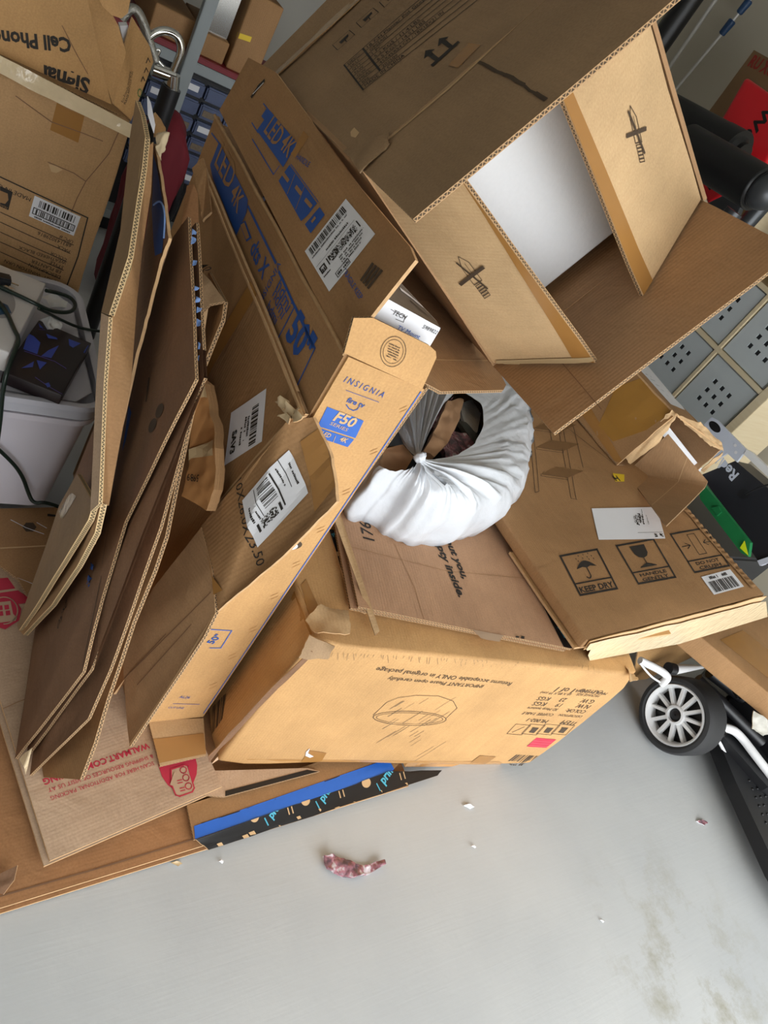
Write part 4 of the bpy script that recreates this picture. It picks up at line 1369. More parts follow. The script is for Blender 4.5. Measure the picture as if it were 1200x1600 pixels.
# ================================================================== folded boards leaning together on the left
rt = thing('folded_board', 'tall dark brown folded board with handwritten figures, widest of the leaning boards', 'cardboard')
b2 = sheet('face', xs((305, 592, .43), (250, 703, .42), (195, 815, .41), (160, 935, .398), (130, 1050, .385), (22, 1186, .347), (55, 980, .41)) + [V(.455, 1.2, .06)] + xs((268, 372, .455), (293, 338, .45)), BROWN_D, .005, rt, amp=.003, freq=4, edge=FLUTE)
off = V(.014, .004, 0)
sheet('back_layer', [p + off for p in xs((305, 590, .43), (195, 815, .41), (130, 1050, .385), (28, 1186, .349), (55, 985, .415))] + [V(.47, 1.2, .06)] + [p + off for p in xs((272, 372, .455), (295, 345, .45))], BROWN_D, .005, rt, amp=.003, freq=4, edge=FLUTE)
pr = Print(b2)
pr.text('2x50', (106, 933), (90, 976), 'handwriting', INK, shear=.3)
pr.poly(arc(250, 642, 5, 12, rot=.35), 'dark_oval', INK_B); pr.poly(arc(239, 665, 5, 12, rot=.35), 'dark_oval', INK_B)
pr.line([(234, 590), (229, 628)], .006, 'small_print', INK_B)
pr.poly([(202, 633), (206, 645), (197, 690), (192, 705)], 'blue_tape_scrap', BLUE_D)
pr.line([(176, 770), (158, 905), (130, 1040)], .002, 'crease', INK_B)
pr.flush()
SHRED = plain('blue_shred', '7fa0d8', .6, vary=.3, scale=80)
for k, (x, y) in enumerate([(300, 362), (299, 375), (301, 410), (304, 450), (306, 468), (308, 483), (307, 503), (310, 540), (309, 560)]):
    sheet('blue_tape_shred', [PX((x, y - 4), .447), PX((x + 7, y - 1), .452), PX((x + 5, y + 4), .45), PX((x - 1, y + 5), .446)], SHRED, .0008, rt, amp=.006, freq=90, cuts=2, edge=SHRED, rough_edge=.003)
for k, (x, y) in enumerate([(142, 885), (139, 905), (137, 915)]):
    sheet('blue_tape_shred', [PX((x, y - 7), .398), PX((x + 4, y - 1), .396), PX((x + 1, y + 6), .397), PX((x - 3, y + 3), .399)], BLUE_D, .0008, rt, amp=.005, freq=90, cuts=2, edge=BLUE_D, rough_edge=.002)
sheet('bottom_tape', xs((30, 1186, .345), (50, 1168, .352), (40, 1212, .36), (44, 1235, .365), (38, 1200, .35)), TAPE_S, .001, rt, amp=.004, freq=40, cuts=3, edge=TAPE_S)

rt = thing('folded_board', 'brown folded board standing behind the handwritten one, edge kinked outward near the floor', 'cardboard')
sheet('face', xs((300, 640, .468), (250, 823, .45), (197, 973, .432), (170, 1047, .42), (137, 1123, .402), (46, 1212, .368)) + [V(.49, 1.2, .07), V(.50, 1.15, .72)], BROWN_D, .005, rt, amp=.002, freq=4, edge=FLUTE)

rt = thing('folded_board', 'brown folded board with an open fluted top, nearest the labelled carton', 'cardboard')
sheet('face', xs((350, 470, .505), (346, 500, .503), (308, 592, .49), (259, 838, .472), (241, 890, .466), (207, 973, .456), (167, 1093, .441), (147, 1160, .43), (125, 1218, .42), (46, 1213, .386)) + [V(.50, 1.1, .07), V(.53, 1.15, .9)], BROWN, .0065, rt, amp=.002, freq=4, edge=FLUTE)
sheet('folded_top', xs((303, 412, .475), (330, 440, .49), (352, 471, .505), (328, 476, .488), (313, 492, .47), (306, 450, .47)), GREYB, .005, rt, amp=.002, edge=FLUTE)
sheet('inner_layer', xs((318, 488, .478), (326, 478, .49), (318, 530, .478), (308, 590, .474), (312, 540, .472)), TAN_L, .003, rt, amp=.001, edge=FLUTE_T)

rt = thing('wrapped_panel', 'narrow orange-brown taped box wedged between folded boards and labelled carton', 'box')
wp = sheet('face', xs((309, 590, .50), (322, 600, .515), (327, 640, .518), (338, 700, .52), (334, 765, .522), (322, 798, .522), (285, 775, .505), (294, 720, .505), (300, 650, .502)), plain('orange_kraft', 'b98552', .45, vary=.12, scale=14, bump=.2), .02, rt, amp=.007, freq=22, cuts=7, edge=BROWN)
pr = Print(wp)
pr.poly([(284, 716), (296, 702), (338, 688), (338, 712), (300, 716), (282, 722)], 'pale_tape', TAPE_L, 1)
pr.poly([(307, 595), (322, 600), (326, 618), (308, 622)], 'pale_tape', TAPE_L, 1)
pr.text('5989', (312, 742), (293, 740), 'printed_code', INK)
pr.flush()

s = sheet('loose_board', xs((292, 290, .515), (303, 288, .52), (309, 302, .525), (314, 445, .53), (330, 475, .53), (300, 470, .50), (283, 355, .50)), RUST, .01, amp=.002, edge=BROWN_D)
tag(s, 'narrow rust-brown board end standing before the labelled carton, far end of the gap', 'cardboard')
pr = Print(s); pr.text('10/20', (302, 400), (318, 425), 'printed_code', INK); pr.flush()
s = sheet('loose_board', xs((300, 262, .535), (317, 246, .55), (322, 262, .552), (330, 330, .555), (316, 345, .55), (309, 300, .535)), BROWN, .006, amp=.002, edge=FLUTE_T, rough_edge=.002)
tag(s, 'ragged-topped brown flap end beside the blue LED band', 'cardboard')
s = sheet('loose_board', xs((292, 345, .462), (286, 352, .466), (270, 372, .47), (266, 400, .475), (288, 430, .47)), BROWN_D, .003, amp=.003, edge=FLUTE_T, rough_edge=.004)
tag(s, 'torn brown board tip just behind the handwritten folded board', 'cardboard')

# --- thick double-wall board folded in two
rt = thing('double_wall_board', 'thick double-wall board folded in two, beside the plastic bin', 'cardboard')
DW = flute('double_wall_edge', 'cdb083', .006)
sheet('upper_left_leaf', xs((212, 156, .385), (220, 178, .386), (227, 214, .384), (222, 262, .378), (200, 400, .356), (170, 492, .338), (158, 488, .336), (160, 480, .36), (188, 360, .385), (203, 215, .40)), GREYB, .008, rt, amp=.001, edge=DW)
sheet('upper_right_leaf', xs((228, 232, .388), (240, 222, .40), (236, 300, .40), (222, 388, .392), (214, 470, .388), (205, 600, .385), (170, 790, .38), (158, 790, .361), (166, 600, .35), (174, 498, .345), (205, 420, .362)), BROWN, .008, rt, amp=.001, edge=DW)
sheet('left_leaf', xs((158, 489, .336), (170, 495, .338), (162, 600, .344), (154, 788, .354), (141, 800, .352), (150, 600, .341)), PALE, .006, rt, amp=.0005, edge=DW)
lw = sheet('lower_left_leaf', xs((146, 786, .353), (138, 812, .354), (105, 868, .36), (60, 940, .368), (30, 985, .372), (27, 978, .374), (72, 852, .405), (92, 790, .41), (120, 740, .40)), GREYB, .009, rt, amp=.001, edge=DW)
sheet('lower_right_leaf', xs((158, 786, .362), (148, 832, .366), (120, 885, .37), (80, 945, .376), (36, 992, .377), (29, 984, .3755), (70, 925, .39), (120, 840, .395)), INNER, .009, rt, amp=.001, edge=DW)
pr = Print(lw); pr.poly([(92, 800), (112, 770), (120, 775), (98, 812)], 'clear_tape', TAPE_S); pr.flush()

rt = thing('blue_lined_board', 'tall board with a blue printed face and shredded edge behind double-wall board', 'cardboard')
bl = sheet('face', xs((241, 224, .425), (247, 252, .423), (257, 320, .418), (263, 372, .413), (249, 412, .41), (230, 490, .406), (213, 552, .403), (180, 700, .40), (145, 850, .40), (160, 700, .41), (210, 480, .425), (232, 330, .432)), BROWN_D, .005, rt, amp=.001, edge=FLUTE_T, rough_edge=.001)
pr = Print(bl)
pr.poly([(240, 240), (246, 262), (258, 345), (254, 395), (243, 400), (238, 330)], 'blue_print', BLUE_D)
pr.flush()
tube('plastic_strand', [PX((240, 320), .42), PX((248, 312), .418), (PX((256, 322), .416)), PX((258, 345), .413), PX((256, 372), .412)], .0015, SHRED, rt)

# --- little things stuck into the gap
s = sheet('paper_sheet', xs((231, 150, .40), (236, 160, .41), (243, 195, .42), (241, 208, .418), (232, 180, .405)), WHITE, .001, amp=.001, edge=WHITE)
tag(s, 'slip of white paper sticking up behind the double-wall board', 'paper')
s = sheet('curled_flap', xs((243, 175, .44), (252, 186, .455), (259, 200, .46), (258, 214, .455), (243, 212, .43)), TAN, .004, amp=.003, freq=20, edge=FLUTE_T)
tag(s, 'curled tan board flap next to the slip of white paper', 'cardboard')
s = sheet('tape_wad', xs((242, 208, .42), (256, 213, .435), (266, 208, .44), (258, 228, .435), (252, 250, .43), (243, 228, .42)), TAPE_S, .003, amp=.012, freq=40, cuts=4, edge=TAPE_S, rough_edge=.004)
tag(s, 'crumpled wad of clear packing tape hanging from a board edge', 'tape')

# ================================================================== white bag
BAGM, nt, b = new_mat('thin_white_plastic')
b.inputs['Base Color'].default_value = lin('d3d7dd'); b.inputs['Roughness'].default_value = .32
b.inputs['Subsurface Weight'].default_value = .0; b.inputs['Subsurface Radius'].default_value = (.01, .01, .01); b.inputs['Subsurface Scale'].default_value = .5
nz = nt.nodes.new('ShaderNodeTexNoise'); nz.inputs['Scale'].default_value = 35; nz.inputs['Detail'].default_value = 5
tcn = nt.nodes.new('ShaderNodeTexCoord'); nt.links.new(tcn.outputs['Object'], nz.inputs['Vector'])
bp = nt.nodes.new('ShaderNodeBump'); bp.inputs['Strength'].default_value = .4; bp.inputs['Distance'].default_value = .006
nt.links.new(nz.outputs['Fac'], bp.inputs['Height']); nt.links.new(bp.outputs['Normal'], b.inputs['Normal'])
rt = thing('plastic_bag', 'white plastic shopping bag knotted shut over brown paper and bubble wrap', 'bag')
KN = PZ((655, 716), .738)
OUT = [(0, 167), (15, 165), (30, 162), (50, 134), (70, 112), (90, 100), (105, 90), (120, 82), (135, 88), (148, 110), (160, 104), (180, 92), (200, 86), (220, 92), (240, 107), (260, 115), (280, 130), (300, 154), (320, 187), (340, 178), (360, 167)]
HOLE = [(0, .28), (6, .12), (12, .04), (116, .04), (124, .4), (134, .70), (144, .78), (160, .82), (190, .84), (200, .6), (208, .05), (286, .05), (292, .45), (300, .56), (318, .48), (335, .45), (350, .38), (360, .28)]


def interp(tab, a):
    for (a0, v0), (a1, v1) in zip(tab, tab[1:]):
        if a0 <= a <= a1:
            t_ = (a - a0) / (a1 - a0)
            t_ = t_ * t_ * (3 - 2 * t_)
            return v0 + (v1 - v0) * t_
    return tab[-1][1]


NT = 360
FR = [0, .1, .2, .3, .4, .5, .6, .7, .78, .86, .93, .98, 1.0, .985, .95, .9]
ZP = [.738, .728, .722, .719, .717, .716, .714, .709, .701, .688, .668, .642, .615, .59, .565, .540]
verts, faces = [], []
for r_ in range(len(FR)):
    for i in range(NT):
        a_ = 360 * i / NT
        th = math.radians(a_)
        h_ = interp(HOLE, a_)
        s_ = h_ + (1 - h_) * FR[r_] if r_ <= 12 else FR[r_]
        rr = interp(OUT, a_)
        rr *= 1 + .02 * noise.noise(V(math.cos(th) * 4, math.sin(th) * 4, 9))
        o_ = PZ((655 + rr * math.cos(th), 716 + rr * math.sin(th)), .62)
        w_ = th * 19 + 6 * noise.noise(V(math.cos(th) * 2, math.sin(th) * 2, 3))
        pl = 1.5 * (1 - abs(math.sin(w_))) ** 1.6 + .9 * (1 - abs(math.sin(w_ * 1.9 + 1))) + .5 * (1 - abs(math.sin(w_ * 3.3 + 2))) - 1.0
        zz_ = ZP[-1]
        for k in range(12):
            if FR[k] <= s_ <= FR[k + 1]:
                zz_ = ZP[k] + (ZP[k + 1] - ZP[k]) * (s_ - FR[k]) / (FR[k + 1] - FR[k]); break
        if r_ > 12:
            zz_ = ZP[r_]
        q_ = V(KN.x + (o_.x - KN.x) * s_, KN.y + (o_.y - KN.y) * s_, zz_)
        fan = 1.0 if 20 < a_ < 150 or 205 < a_ < 290 else .12
        q_.z += pl * .014 * fan * min(1, FR[min(r_, 12)] * 3 + .05) * max(0, 1 - (s_ / .97) ** 3) if r_ <= 12 else 0
        bl_ = max(0, min(1, (s_ - .45) * 3))
        q_ += V(noise.noise(q_ * 20), noise.noise(q_ * 20 + V(7, 0, 0)), noise.noise(q_ * 24 + V(0, 9, 0)) * .9) * (.009 if fan == 1.0 else .015) * bl_
        q_ += V(0, 0, 1) * noise.noise(q_ * 60) * .003 * bl_
        q_.z = max(q_.z, .540)
        if q_.x > LFL.x + .02:
            q_.z = max(q_.z, LFL.z - ((q_ - LFL).x * lz.x + (q_ - LFL).y * lz.y) / lz.z + .004)
        verts.append(q_)
for r_ in range(len(FR) - 1):
    for i in range(NT):
        a_ = 360 * (i + .5) / NT
        if 66 < a_ < 66 + 7 * math.sin(math.pi * (FR[r_] - .15) / .5) and .2 <= FR[r_] < .6 and r_ < 7:
            continue                      # a split between two gathers
        j = (i + 1) % NT
        faces.append((r_ * NT + i, (r_ + 1) * NT + i, (r_ + 1) * NT + j, r_ * NT + j))
faces.append(tuple(range((len(FR) - 1) * NT, len(FR) * NT)))
bag = mesh_obj('bag_body', verts, faces, [BAGM], smooth=True, parent=rt)
bm = bmesh.new(); bm.from_mesh(bag.data)
bmesh.ops.remove_doubles(bm, verts=bm.verts[:], dist=.00005)
bmesh.ops.recalc_face_normals(bm, faces=bm.faces)
bm.to_mesh(bag.data); bm.free()
bm = bmesh.new()
bmesh.ops.create_icosphere(bm, subdivisions=3, radius=.013)
for v in bm.verts:
    v.co = Vector((v.co.x, v.co.y * .8, v.co.z)) * (1 + .4 * noise.noise(v.co * 150)) + KN + V(0, 0, .004)
from_bm('knot', bm, BAGM, rt, smooth=True)
# what the bag holds
KRAFT = plain('kraft_paper', 'bd9470', .8, vary=.1, scale=10, bump=.2)
WRAP, nt, b = new_mat('printed_bubble_wrap')
nz = nt.nodes.new('ShaderNodeTexNoise'); nz.inputs['Scale'].default_value = 45; nz.inputs['Detail'].default_value = 3
tcn = nt.nodes.new('ShaderNodeTexCoord'); nt.links.new(tcn.outputs['Object'], nz.inputs['Vector'])
rp = nt.nodes.new('ShaderNodeValToRGB')
rp.color_ramp.elements[0].position = .38; rp.color_ramp.elements[0].color = lin('5d4a52')
rp.color_ramp.elements[1].position = .62; rp.color_ramp.elements[1].color = lin('c9bcc0')
el = rp.color_ramp.elements.new(.56); el.color = lin('a8707a')
nt.links.new(nz.outputs['Fac'], rp.inputs['Fac']); nt.links.new(rp.outputs['Color'], b.inputs['Base Color'])
b.inputs['Roughness'].default_value = .2
vo = nt.nodes.new('ShaderNodeTexVoronoi'); vo.inputs['Scale'].default_value = 90
nt.links.new(tcn.outputs['Object'], vo.inputs['Vector'])
bp = nt.nodes.new('ShaderNodeBump'); bp.inputs['Strength'].default_value = .6; bp.inputs['Distance'].default_value = .004; bp.invert = True
nt.links.new(vo.outputs['Distance'], bp.inputs['Height']); nt.links.new(bp.outputs['Normal'], b.inputs['Normal'])


def lump(name, pts, mat, th, parent=None, amp=.012, freq=22):
    """crumpled soft thing with the outline pts and thickness th"""
    return sheet(name, pts, mat, th, parent, amp=amp, freq=freq, cuts=7, edge=mat)


s = lump('crumpled_paper', [PZ((575, 735), .665), PZ((594, 702), .685), PZ((628, 696), .70), PZ((646, 714), .705), PZ((636, 732), .685), PZ((612, 745), .66), PZ((586, 745), .65)], KRAFT, .02)
tag(s, 'crumpled brown packing paper showing at the near side of the bag knot', 'paper')
s = lump('crumpled_paper', [PZ((664, 702), .70), PZ((682, 668), .70), PZ((700, 625), .695), PZ((724, 622), .69), PZ((718, 655), .695), PZ((700, 692), .695), PZ((680, 712), .70)], KRAFT, .02)
tag(s, 'strip of brown packing paper rising from the far side of the bag knot', 'paper')
s = lump('bubble_wrap', [PZ((672, 668), .68), PZ((690, 640), .685), PZ((708, 620), .69), PZ((700, 645), .685), PZ((684, 672), .68)], WRAP, .015)
tag(s, 'twist of printed bubble wrap beside the strip of brown paper in the bag', 'packing')
s = lump('bubble_wrap', [PZ((690, 700), .665), PZ((705, 670), .67), PZ((730, 680), .67), PZ((742, 700), .665), PZ((725, 722), .66), PZ((700, 725), .66)], WRAP, .015)
tag(s, 'ball of reddish bubble wrap inside the open top of the bag', 'packing')
s = lump('foam_pad', [PZ((715, 656), .68), PZ((728, 660), .68), PZ((750, 682), .678), PZ((744, 692), .676), PZ((728, 674), .678)], plain('grey_foam', '45463f', .8, bump=.3), .012, amp=.003)
tag(s, 'dark grey foam strip inside the open top of the bag', 'foam')
s = lump('paper_towel', [PZ((718, 632), .66), PZ((738, 624), .66), PZ((752, 645), .66), PZ((746, 675), .66), PZ((726, 658), .66)], plain('white_tissue', 'e4e4e0', .9, bump=.5, scale=120), .01, amp=.005)
tag(s, 'quilted white paper towel inside the far end of the bag', 'paper')
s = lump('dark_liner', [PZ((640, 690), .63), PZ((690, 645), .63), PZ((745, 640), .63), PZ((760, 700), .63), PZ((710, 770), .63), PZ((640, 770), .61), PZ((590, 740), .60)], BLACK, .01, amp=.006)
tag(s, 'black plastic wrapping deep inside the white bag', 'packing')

# scraps of bubble wrap on the floor
s = sheet('bubble_wrap_strip', zs(.012, (504, 1338), (520, 1336), (545, 1343), (556, 1350), (575, 1350), (600, 1343), (603, 1350), (580, 1363), (555, 1370), (530, 1366), (512, 1357)), WRAP, .008, amp=.012, freq=35, cuts=5, edge=WRAP, rough_edge=.002)
tag(s, 'twisted strip of pinkish bubble wrap lying on the grey floor', 'litter')
for (x, y, l) in ((733, 1260, 'small grey paper scrap on the floor below the coffee table carton'), (740, 1324, 'tiny white crumb on the floor in mid-floor'), (345, 1348, 'tiny white crumb close to the rust-brown flattened box'), (1098, 1285, 'small pinkish scrap on the floor near the kart pedal'), (941, 1439, 'tiny white foam crumb lowest on the open floor'), (276, 1350, 'shred of torn tape hanging off the rust-brown flattened box')):
    w = 9 if 'scrap' in l or 'shred' in l else 4
    s = sheet('floor_scrap', [PZ((x - w, y - 2), .004), PZ((x, y - w * .5), .009), PZ((x + w, y), .006), PZ((x + 2, y + w * .5), .004)], WRAP if 'pinkish' in l else (TAPE_L if 'shred' in l else WHITE), .003, amp=.004, freq=80, cuts=2, edge=WHITE, rough_edge=.002)
    tag(s, l, 'litter')

# ================================================================== left: urn carton, phone booster box, plastic bin and what lies on it
rt = thing('urn_carton', 'taped brown urn planter carton standing upside down in the corner', 'box')
uy = 1.78
UT = PY((207, 197), uy)
UW, UH, UD = .47, .52, .42
ub = carton('body', V(UT.x - UW, uy, UT.z - UH), V(UW, 0, 0), V(0, UD, 0), V(0, 0, UH), URNB, rt, bev=.008, amp=.005, freq=5)
pr = Print(ub)
pr.poly([(90, 148), (134, 170), (122, 223), (78, 203)], 'brown_tape', TAPE)
pr.line([(0, 276), (137, 340), (122, 400), (100, 458)], .003, 'spec_frame', INK)
for k in range(6):
    a_ = (0, 331 + k * 15.5); b_ = (115 - k * 5.2, 331 + k * 15.5 + (115 - k * 5.2) * .45)
    if k == 5:
        continue
    pr.line([a_, b_], .0018, 'spec_rule', INK)
for (t_, a_, b_) in (('UPC #', (115, 376), (94, 367)), ('683143029816', (112, 382), (60, 361)), ('PACK', (110, 391), (90, 382)), ('COLOR', (105, 404), (80, 393)), ('WEATHERED BLACK', (104, 409), (30, 384)), ('STYLE', (100, 416), (79, 407)), ('EB PLANTER', (96, 423), (50, 405)), ('DESCRIPTION', (95, 431), (46, 411)), ('16"X21" WINSTON URN', (91, 439), (8, 405)), ('ITEM #', (92, 445), (68, 434)), ('EB24', (86, 451), (70, 444))):
    pr.text(t_, a_, b_, 'spec_text', INK)
pr.text('MADE IN CHINA', (49, 309), (-28, 275), 'spec_text', INK)
pr.poly([(0, 290), (20, 300), (13, 328), (0, 322)], 'fragile_badge', INK); pr.poly([(0, 297), (12, 302), (13, 312), (8, 318), (0, 316)], 'badge_field', BROWN, 1)
pr.text('FRAG', (12, 323), (0, 318), 'badge_text', BROWN, lvl=1)
pr.poly([(54, 305), (126, 338), (115, 368), (45, 337)], 'barcode_sticker', WHITE, 1)
Q = pr.quad((126, 338), (54, 305), (45, 337), (115, 368))
Q.bars(.08, .55, .92, .78, 22, 'barcode', INK, 2, seed=4); Q.frame(.04, .5, .96, .82, .002, 'barcode', INK, 2); Q.scribble(.1, .95, .9, .08, 'barcode', INK, 2)
Q.bars(.1, .1, .9, .42, 16, 'barcode', STEEL, 2, seed=6)
for ln in ([(75, 253), (115, 270), (134, 283), (170, 240), (188, 200)], [(25, 150), (80, 190), (130, 208), (160, 220)], [(134, 283), (120, 310), (110, 335)]):
    pr.line(ln, .002, 'wrinkle', BROWN_D)
pr.poly([(76, 256), (88, 259), (98, 265), (88, 270), (80, 268)], 'scuff', TAN_L)
pr.flush()
sheet('top_tape', [PY(p, uy - .007) for p in ((-60, 56), (60, 118), (206, 194), (204, 216), (60, 146), (-60, 84))], TAPE_S, .001, rt, amp=.004, freq=30, cuts=6, edge=TAPE_S)
pl_ = box('carton_block', UT.x - UW + .02, UT.x - .01, uy + .02, uy + UD, .0, UT.z - UH - .002, BROWN, bev=.006)
tag(pl_, 'plain brown box supporting the urn planter carton behind the bin', 'box')

rt = thing('booster_box', 'brown mailer box with upside-down phone booster lettering on top of urn carton', 'box')
by = uy + .03
fp = sheet('front_panel', [PY(p, by) for p in ((-90, 44), (174, 163), (166, 130), (140, 55), (128, -40), (-110, -130))], TAN, .004, rt, amp=.001, freq=6, edge=FLUTE_T)
sidep = sheet('side_panel', [PY((178, 163), by - .004), PY((205, 188), by + .0), PY((240, 97), by + .06), PY((234, 72), by + .06), PY((207, 27), by + .05), PY((193, 80), by + .01)], TAN, .004, rt, amp=.001, edge=FLUTE_T)
mid_ = sheet('middle_panel', [PY((176, 163), by - .002), PY((197, 82), by + .004), PY((185, 40), by + .02), PY((160, -5), by + .03), PY((130, -20), by + .02), PY((142, 55), by + .002)], TAN, .004, rt, amp=.001, freq=9, edge=FLUTE_T)
sheet('tuck_tab', [PY((152, -8), by - .01), PY((205, -8), by - .01), PY((200, 20), by - .015), PY((190, 29), by - .018), PY((175, 24), by - .016), PY((160, 10), by - .012)], TAN, .004, rt, amp=.001, edge=FLUTE_T)
sheet('base_panel', [PY((-90, 44), by + .002), PY((205, 188), by + .004), PY((205, 188), by + .004) + V(0, .25, 0), PY((-90, 44), by + .002) + V(0, .25, 0)], TAN, .004, rt, amp=.0005)
s = sheet('booster_sleeve', [PY((187, 40), by + .05), PY((200, 40), by + .05), PY((201, 60), by + .05), PY((196, 82), by + .05)], WHITE, .02, amp=.0005, edge=WHITE)
tag(s, 'rolled white paper inside the phone booster mailer box', 'paper')
pr = Print(fp)
pr.text('Cell Phone Booster', (110, 60), (-120, 34), 'black_lettering', INK, bold=.035, hs=1.15)
pr.text('Signal', (141, 124), (68, 102), 'black_lettering', INK, bold=.035, hs=1.1)
pr.line([(97, 40), (120, 85), (137, 115)], .0015, 'wrinkle', BROWN_D)
pr.flush()
pr = Print(sidep)
pr.text('Eco-Friendly Packaging', (192, 160), (204, 112), 'side_print', INK); pr.text('PLEASE RECYCLE THIS', (196, 163), (208, 112), 'side_print', INK)
GRN = plain('green_print', '4a7a45', .7)
pr.line(arc(218, 145, 3, 6, n=10), .002, 'recycling_mark', GRN, close=True)
for (x, y) in ((223, 124), (228, 110), (231, 95)):
    pr.line([(x - 3, y + 3), (x, y - 4), (x + 3, y + 2)], .002, 'small_icon', INK)
pr.flush()

# plastic bin
BINM, nt, b = new_mat('frosted_plastic')
b.inputs['Base Color'].default_value = lin('e2dde6'); b.inputs['Roughness'].default_value = .35; b.inputs['Transmission Weight'].default_value = .12; b.inputs['IOR'].default_value = 1.25
LIDM, nt, b = new_mat('frosted_lid')
b.inputs['Base Color'].default_value = lin('c9c9d2'); b.inputs['Roughness'].default_value = .4; b.inputs['Transmission Weight'].default_value = .08; b.inputs['IOR'].default_value = 1.2
rt = thing('storage_bin', 'frosted plastic storage bin with a pale lid, far left', 'bin')
byy = 1.30
br = PY((146, 664), byy)
bx1, bz = br.x, br.z
BW_, BDp = .5, .44


def tub(name, x0, x1, y0, y1, z0, z1, taper, mat, parent, t=.004, r=.05, lip=0., lid=False):
    def ring(k, z, o):
        pts_ = []
        for (cx, cy, a0) in ((x1 - r - k, y1 - r - k, 0), (x0 + r + k, y1 - r - k, 90), (x0 + r + k, y0 + r + k, 180), (x1 - r - k, y0 + r + k, 270)):
            for j in range(7):
                a_ = math.radians(a0 + j * 15)
                pts_.append(V(cx + (r + o) * math.cos(a_), cy + (r + o) * math.sin(a_), z))
        return pts_
    rs = [ring(taper, z0, 0), ring(0, z1, 0)]
    if lip:
        rs += [ring(0, z1, lip), ring(0, z1 + .014, lip), ring(0, z1 + .014, 0)]
    rs += [ring(0, z1 + (.0 if not lip else .012), -t), ring(taper, z0 + t, -t)]
    vs_, fs_ = [], []
    m = len(rs[0])
    for q_ in rs:
        vs_ += q_
    for i in range(len(rs) - 1):
        for j in range(m):
            fs_.append((i * m + j, i * m + (j + 1) % m, (i + 1) * m + (j + 1) % m, (i + 1) * m + j))
    fs_.append(tuple(reversed(range(m)))); fs_.append(tuple(range((len(rs) - 1) * m, len(rs) * m)))
    o_ = mesh_obj(name, vs_, fs_, [mat], smooth=True, parent=parent)
    auto_sharp(o_, 35)
    return o_


tub('bin_body', bx1 - BW_, bx1, byy, byy + BDp, .085, bz, .02, BINM, rt, lip=.014)
tub('lid', bx1 - BW_ - .006, bx1 + .006, byy - .006, byy + BDp + .006, bz + .016, bz + .045, -.004, LIDM, rt, lip=.012)
lidtop = sheet('lid_top', [V(bx1 - BW_ + .02, byy + .02, bz + .05), V(bx1 - .05, byy + .01, bz + .05), V(bx1 - .01, byy + .05, bz + .05), V(bx1 - .01, byy + BDp - .06, bz + .05), V(bx1 - .06, byy + BDp - .01, bz + .05), V(bx1 - BW_ + .02, byy + BDp - .01, bz + .05)], LIDM, .004, rt, amp=.0006, edge=LIDM)
cl = block('folded_clothes', V(bx1 - BW_ + .05, byy + .03, .1), V(BW_ - .1, 0, 0), V(0, BDp - .06, 0), V(0, 0, bz - .16), plain('pale_cloth', 'd9c9cc', .9), None, bev=.03)
tag(cl, 'pale pink folded contents inside the frosted storage bin', 'cloth')
zl = bz + .054
# dark game-like box
rt = thing('dark_box', 'dark box with violet shard pattern lying on the bin lid', 'box')
D0, D1, D2, D3 = PZ((52, 496), zl + .03), PZ((147, 542), zl + .03), PZ((97, 618), zl + .03), PZ((4, 580), zl + .03)
DARK = plain('dark_print', '231a1c', .35, vary=.1)
dk = carton('body', V(D3.x, D3.y, zl), (D2 - D3), (D0 - D3) - (D2 - D3) * ((D0 - D3).dot(D2 - D3) / (D2 - D3).length_squared), V(0, 0, .03), DARK, rt, bev=.002, amp=.0003)
pr = Print(dk)
VIO = plain('violet_print', '6656b4', .4); VIB = plain('indigo_print', '3b52b4', .4)
pr.poly([(44, 521), (53, 526), (63, 536), (58, 554), (36, 546)], 'violet_shard', VIB)
pr.poly([(92, 540), (80, 560), (64, 557), (75, 548)], 'violet_shard', VIO); pr.poly([(57, 563), (73, 567), (62, 578)], 'violet_shard', VIO)
pr.poly([(107, 530), (126, 537), (114, 544), (108, 540)], 'violet_shard', VIO); pr.poly([(72, 522), (88, 528), (90, 531), (75, 529)], 'violet_shard', VIO)
pr.poly([(137, 540), (145, 543), (137, 555), (130, 551)], 'violet_shard', VIO); pr.poly([(53, 565), (51, 574), (33, 576)], 'violet_shard', VIO); pr.poly([(70, 600), (76, 598), (79, 604), (74, 606)], 'violet_shard', VIO)
pr.poly([(60, 505), (68, 514), (62, 512)], 'violet_shard', BLUE_T); pr.line([(38, 549), (85, 565), (115, 587)], .002, 'violet_line', VIO); pr.line([(46, 511), (70, 516)], .0015, 'violet_line', VIO); pr.line([(55, 590), (75, 604), (97, 616)], .0015, 'violet_line', VIO)
pr.flush()
# grey-white appliance box
rt = thing('white_box', 'pale grey box with a round dark logo on the dark box at left', 'box')
zw = zl + .033
E1, E2, E0 = PZ((72, 443), zw + .05), PZ((27, 556), zw + .05), PZ((-60, 388), zw + .05)
wx = (E1 - E0); wy = (E2 - E1); wy = wy - wx * (wy.dot(wx) / wx.length_squared)
wb = carton('body', V(E0.x, E0.y, zw) + wy, wx, -wy, V(0, 0, .05), plain('grey_card', 'cdc9c6', .5, vary=.03), rt, bev=.003, amp=.0004)
pr = Print(wb)
pr.poly(arc(4, 476, 20, 22), 'grey_disc', plain('disc_grey', '9a9694', .5)); pr.poly([(-5, 470), (12, 478), (18, 490), (-5, 494)], 'blue_disc', plain('dark_blue_disc', '2a4a66', .5), 1)
pr.flush()
GREEN = plain('dark_green_cable', '16261f', .35)
zt = zw + .056
rt = thing('power_cord', 'dark green power cord with a two-pin plug coiled over the boxes', 'cord')
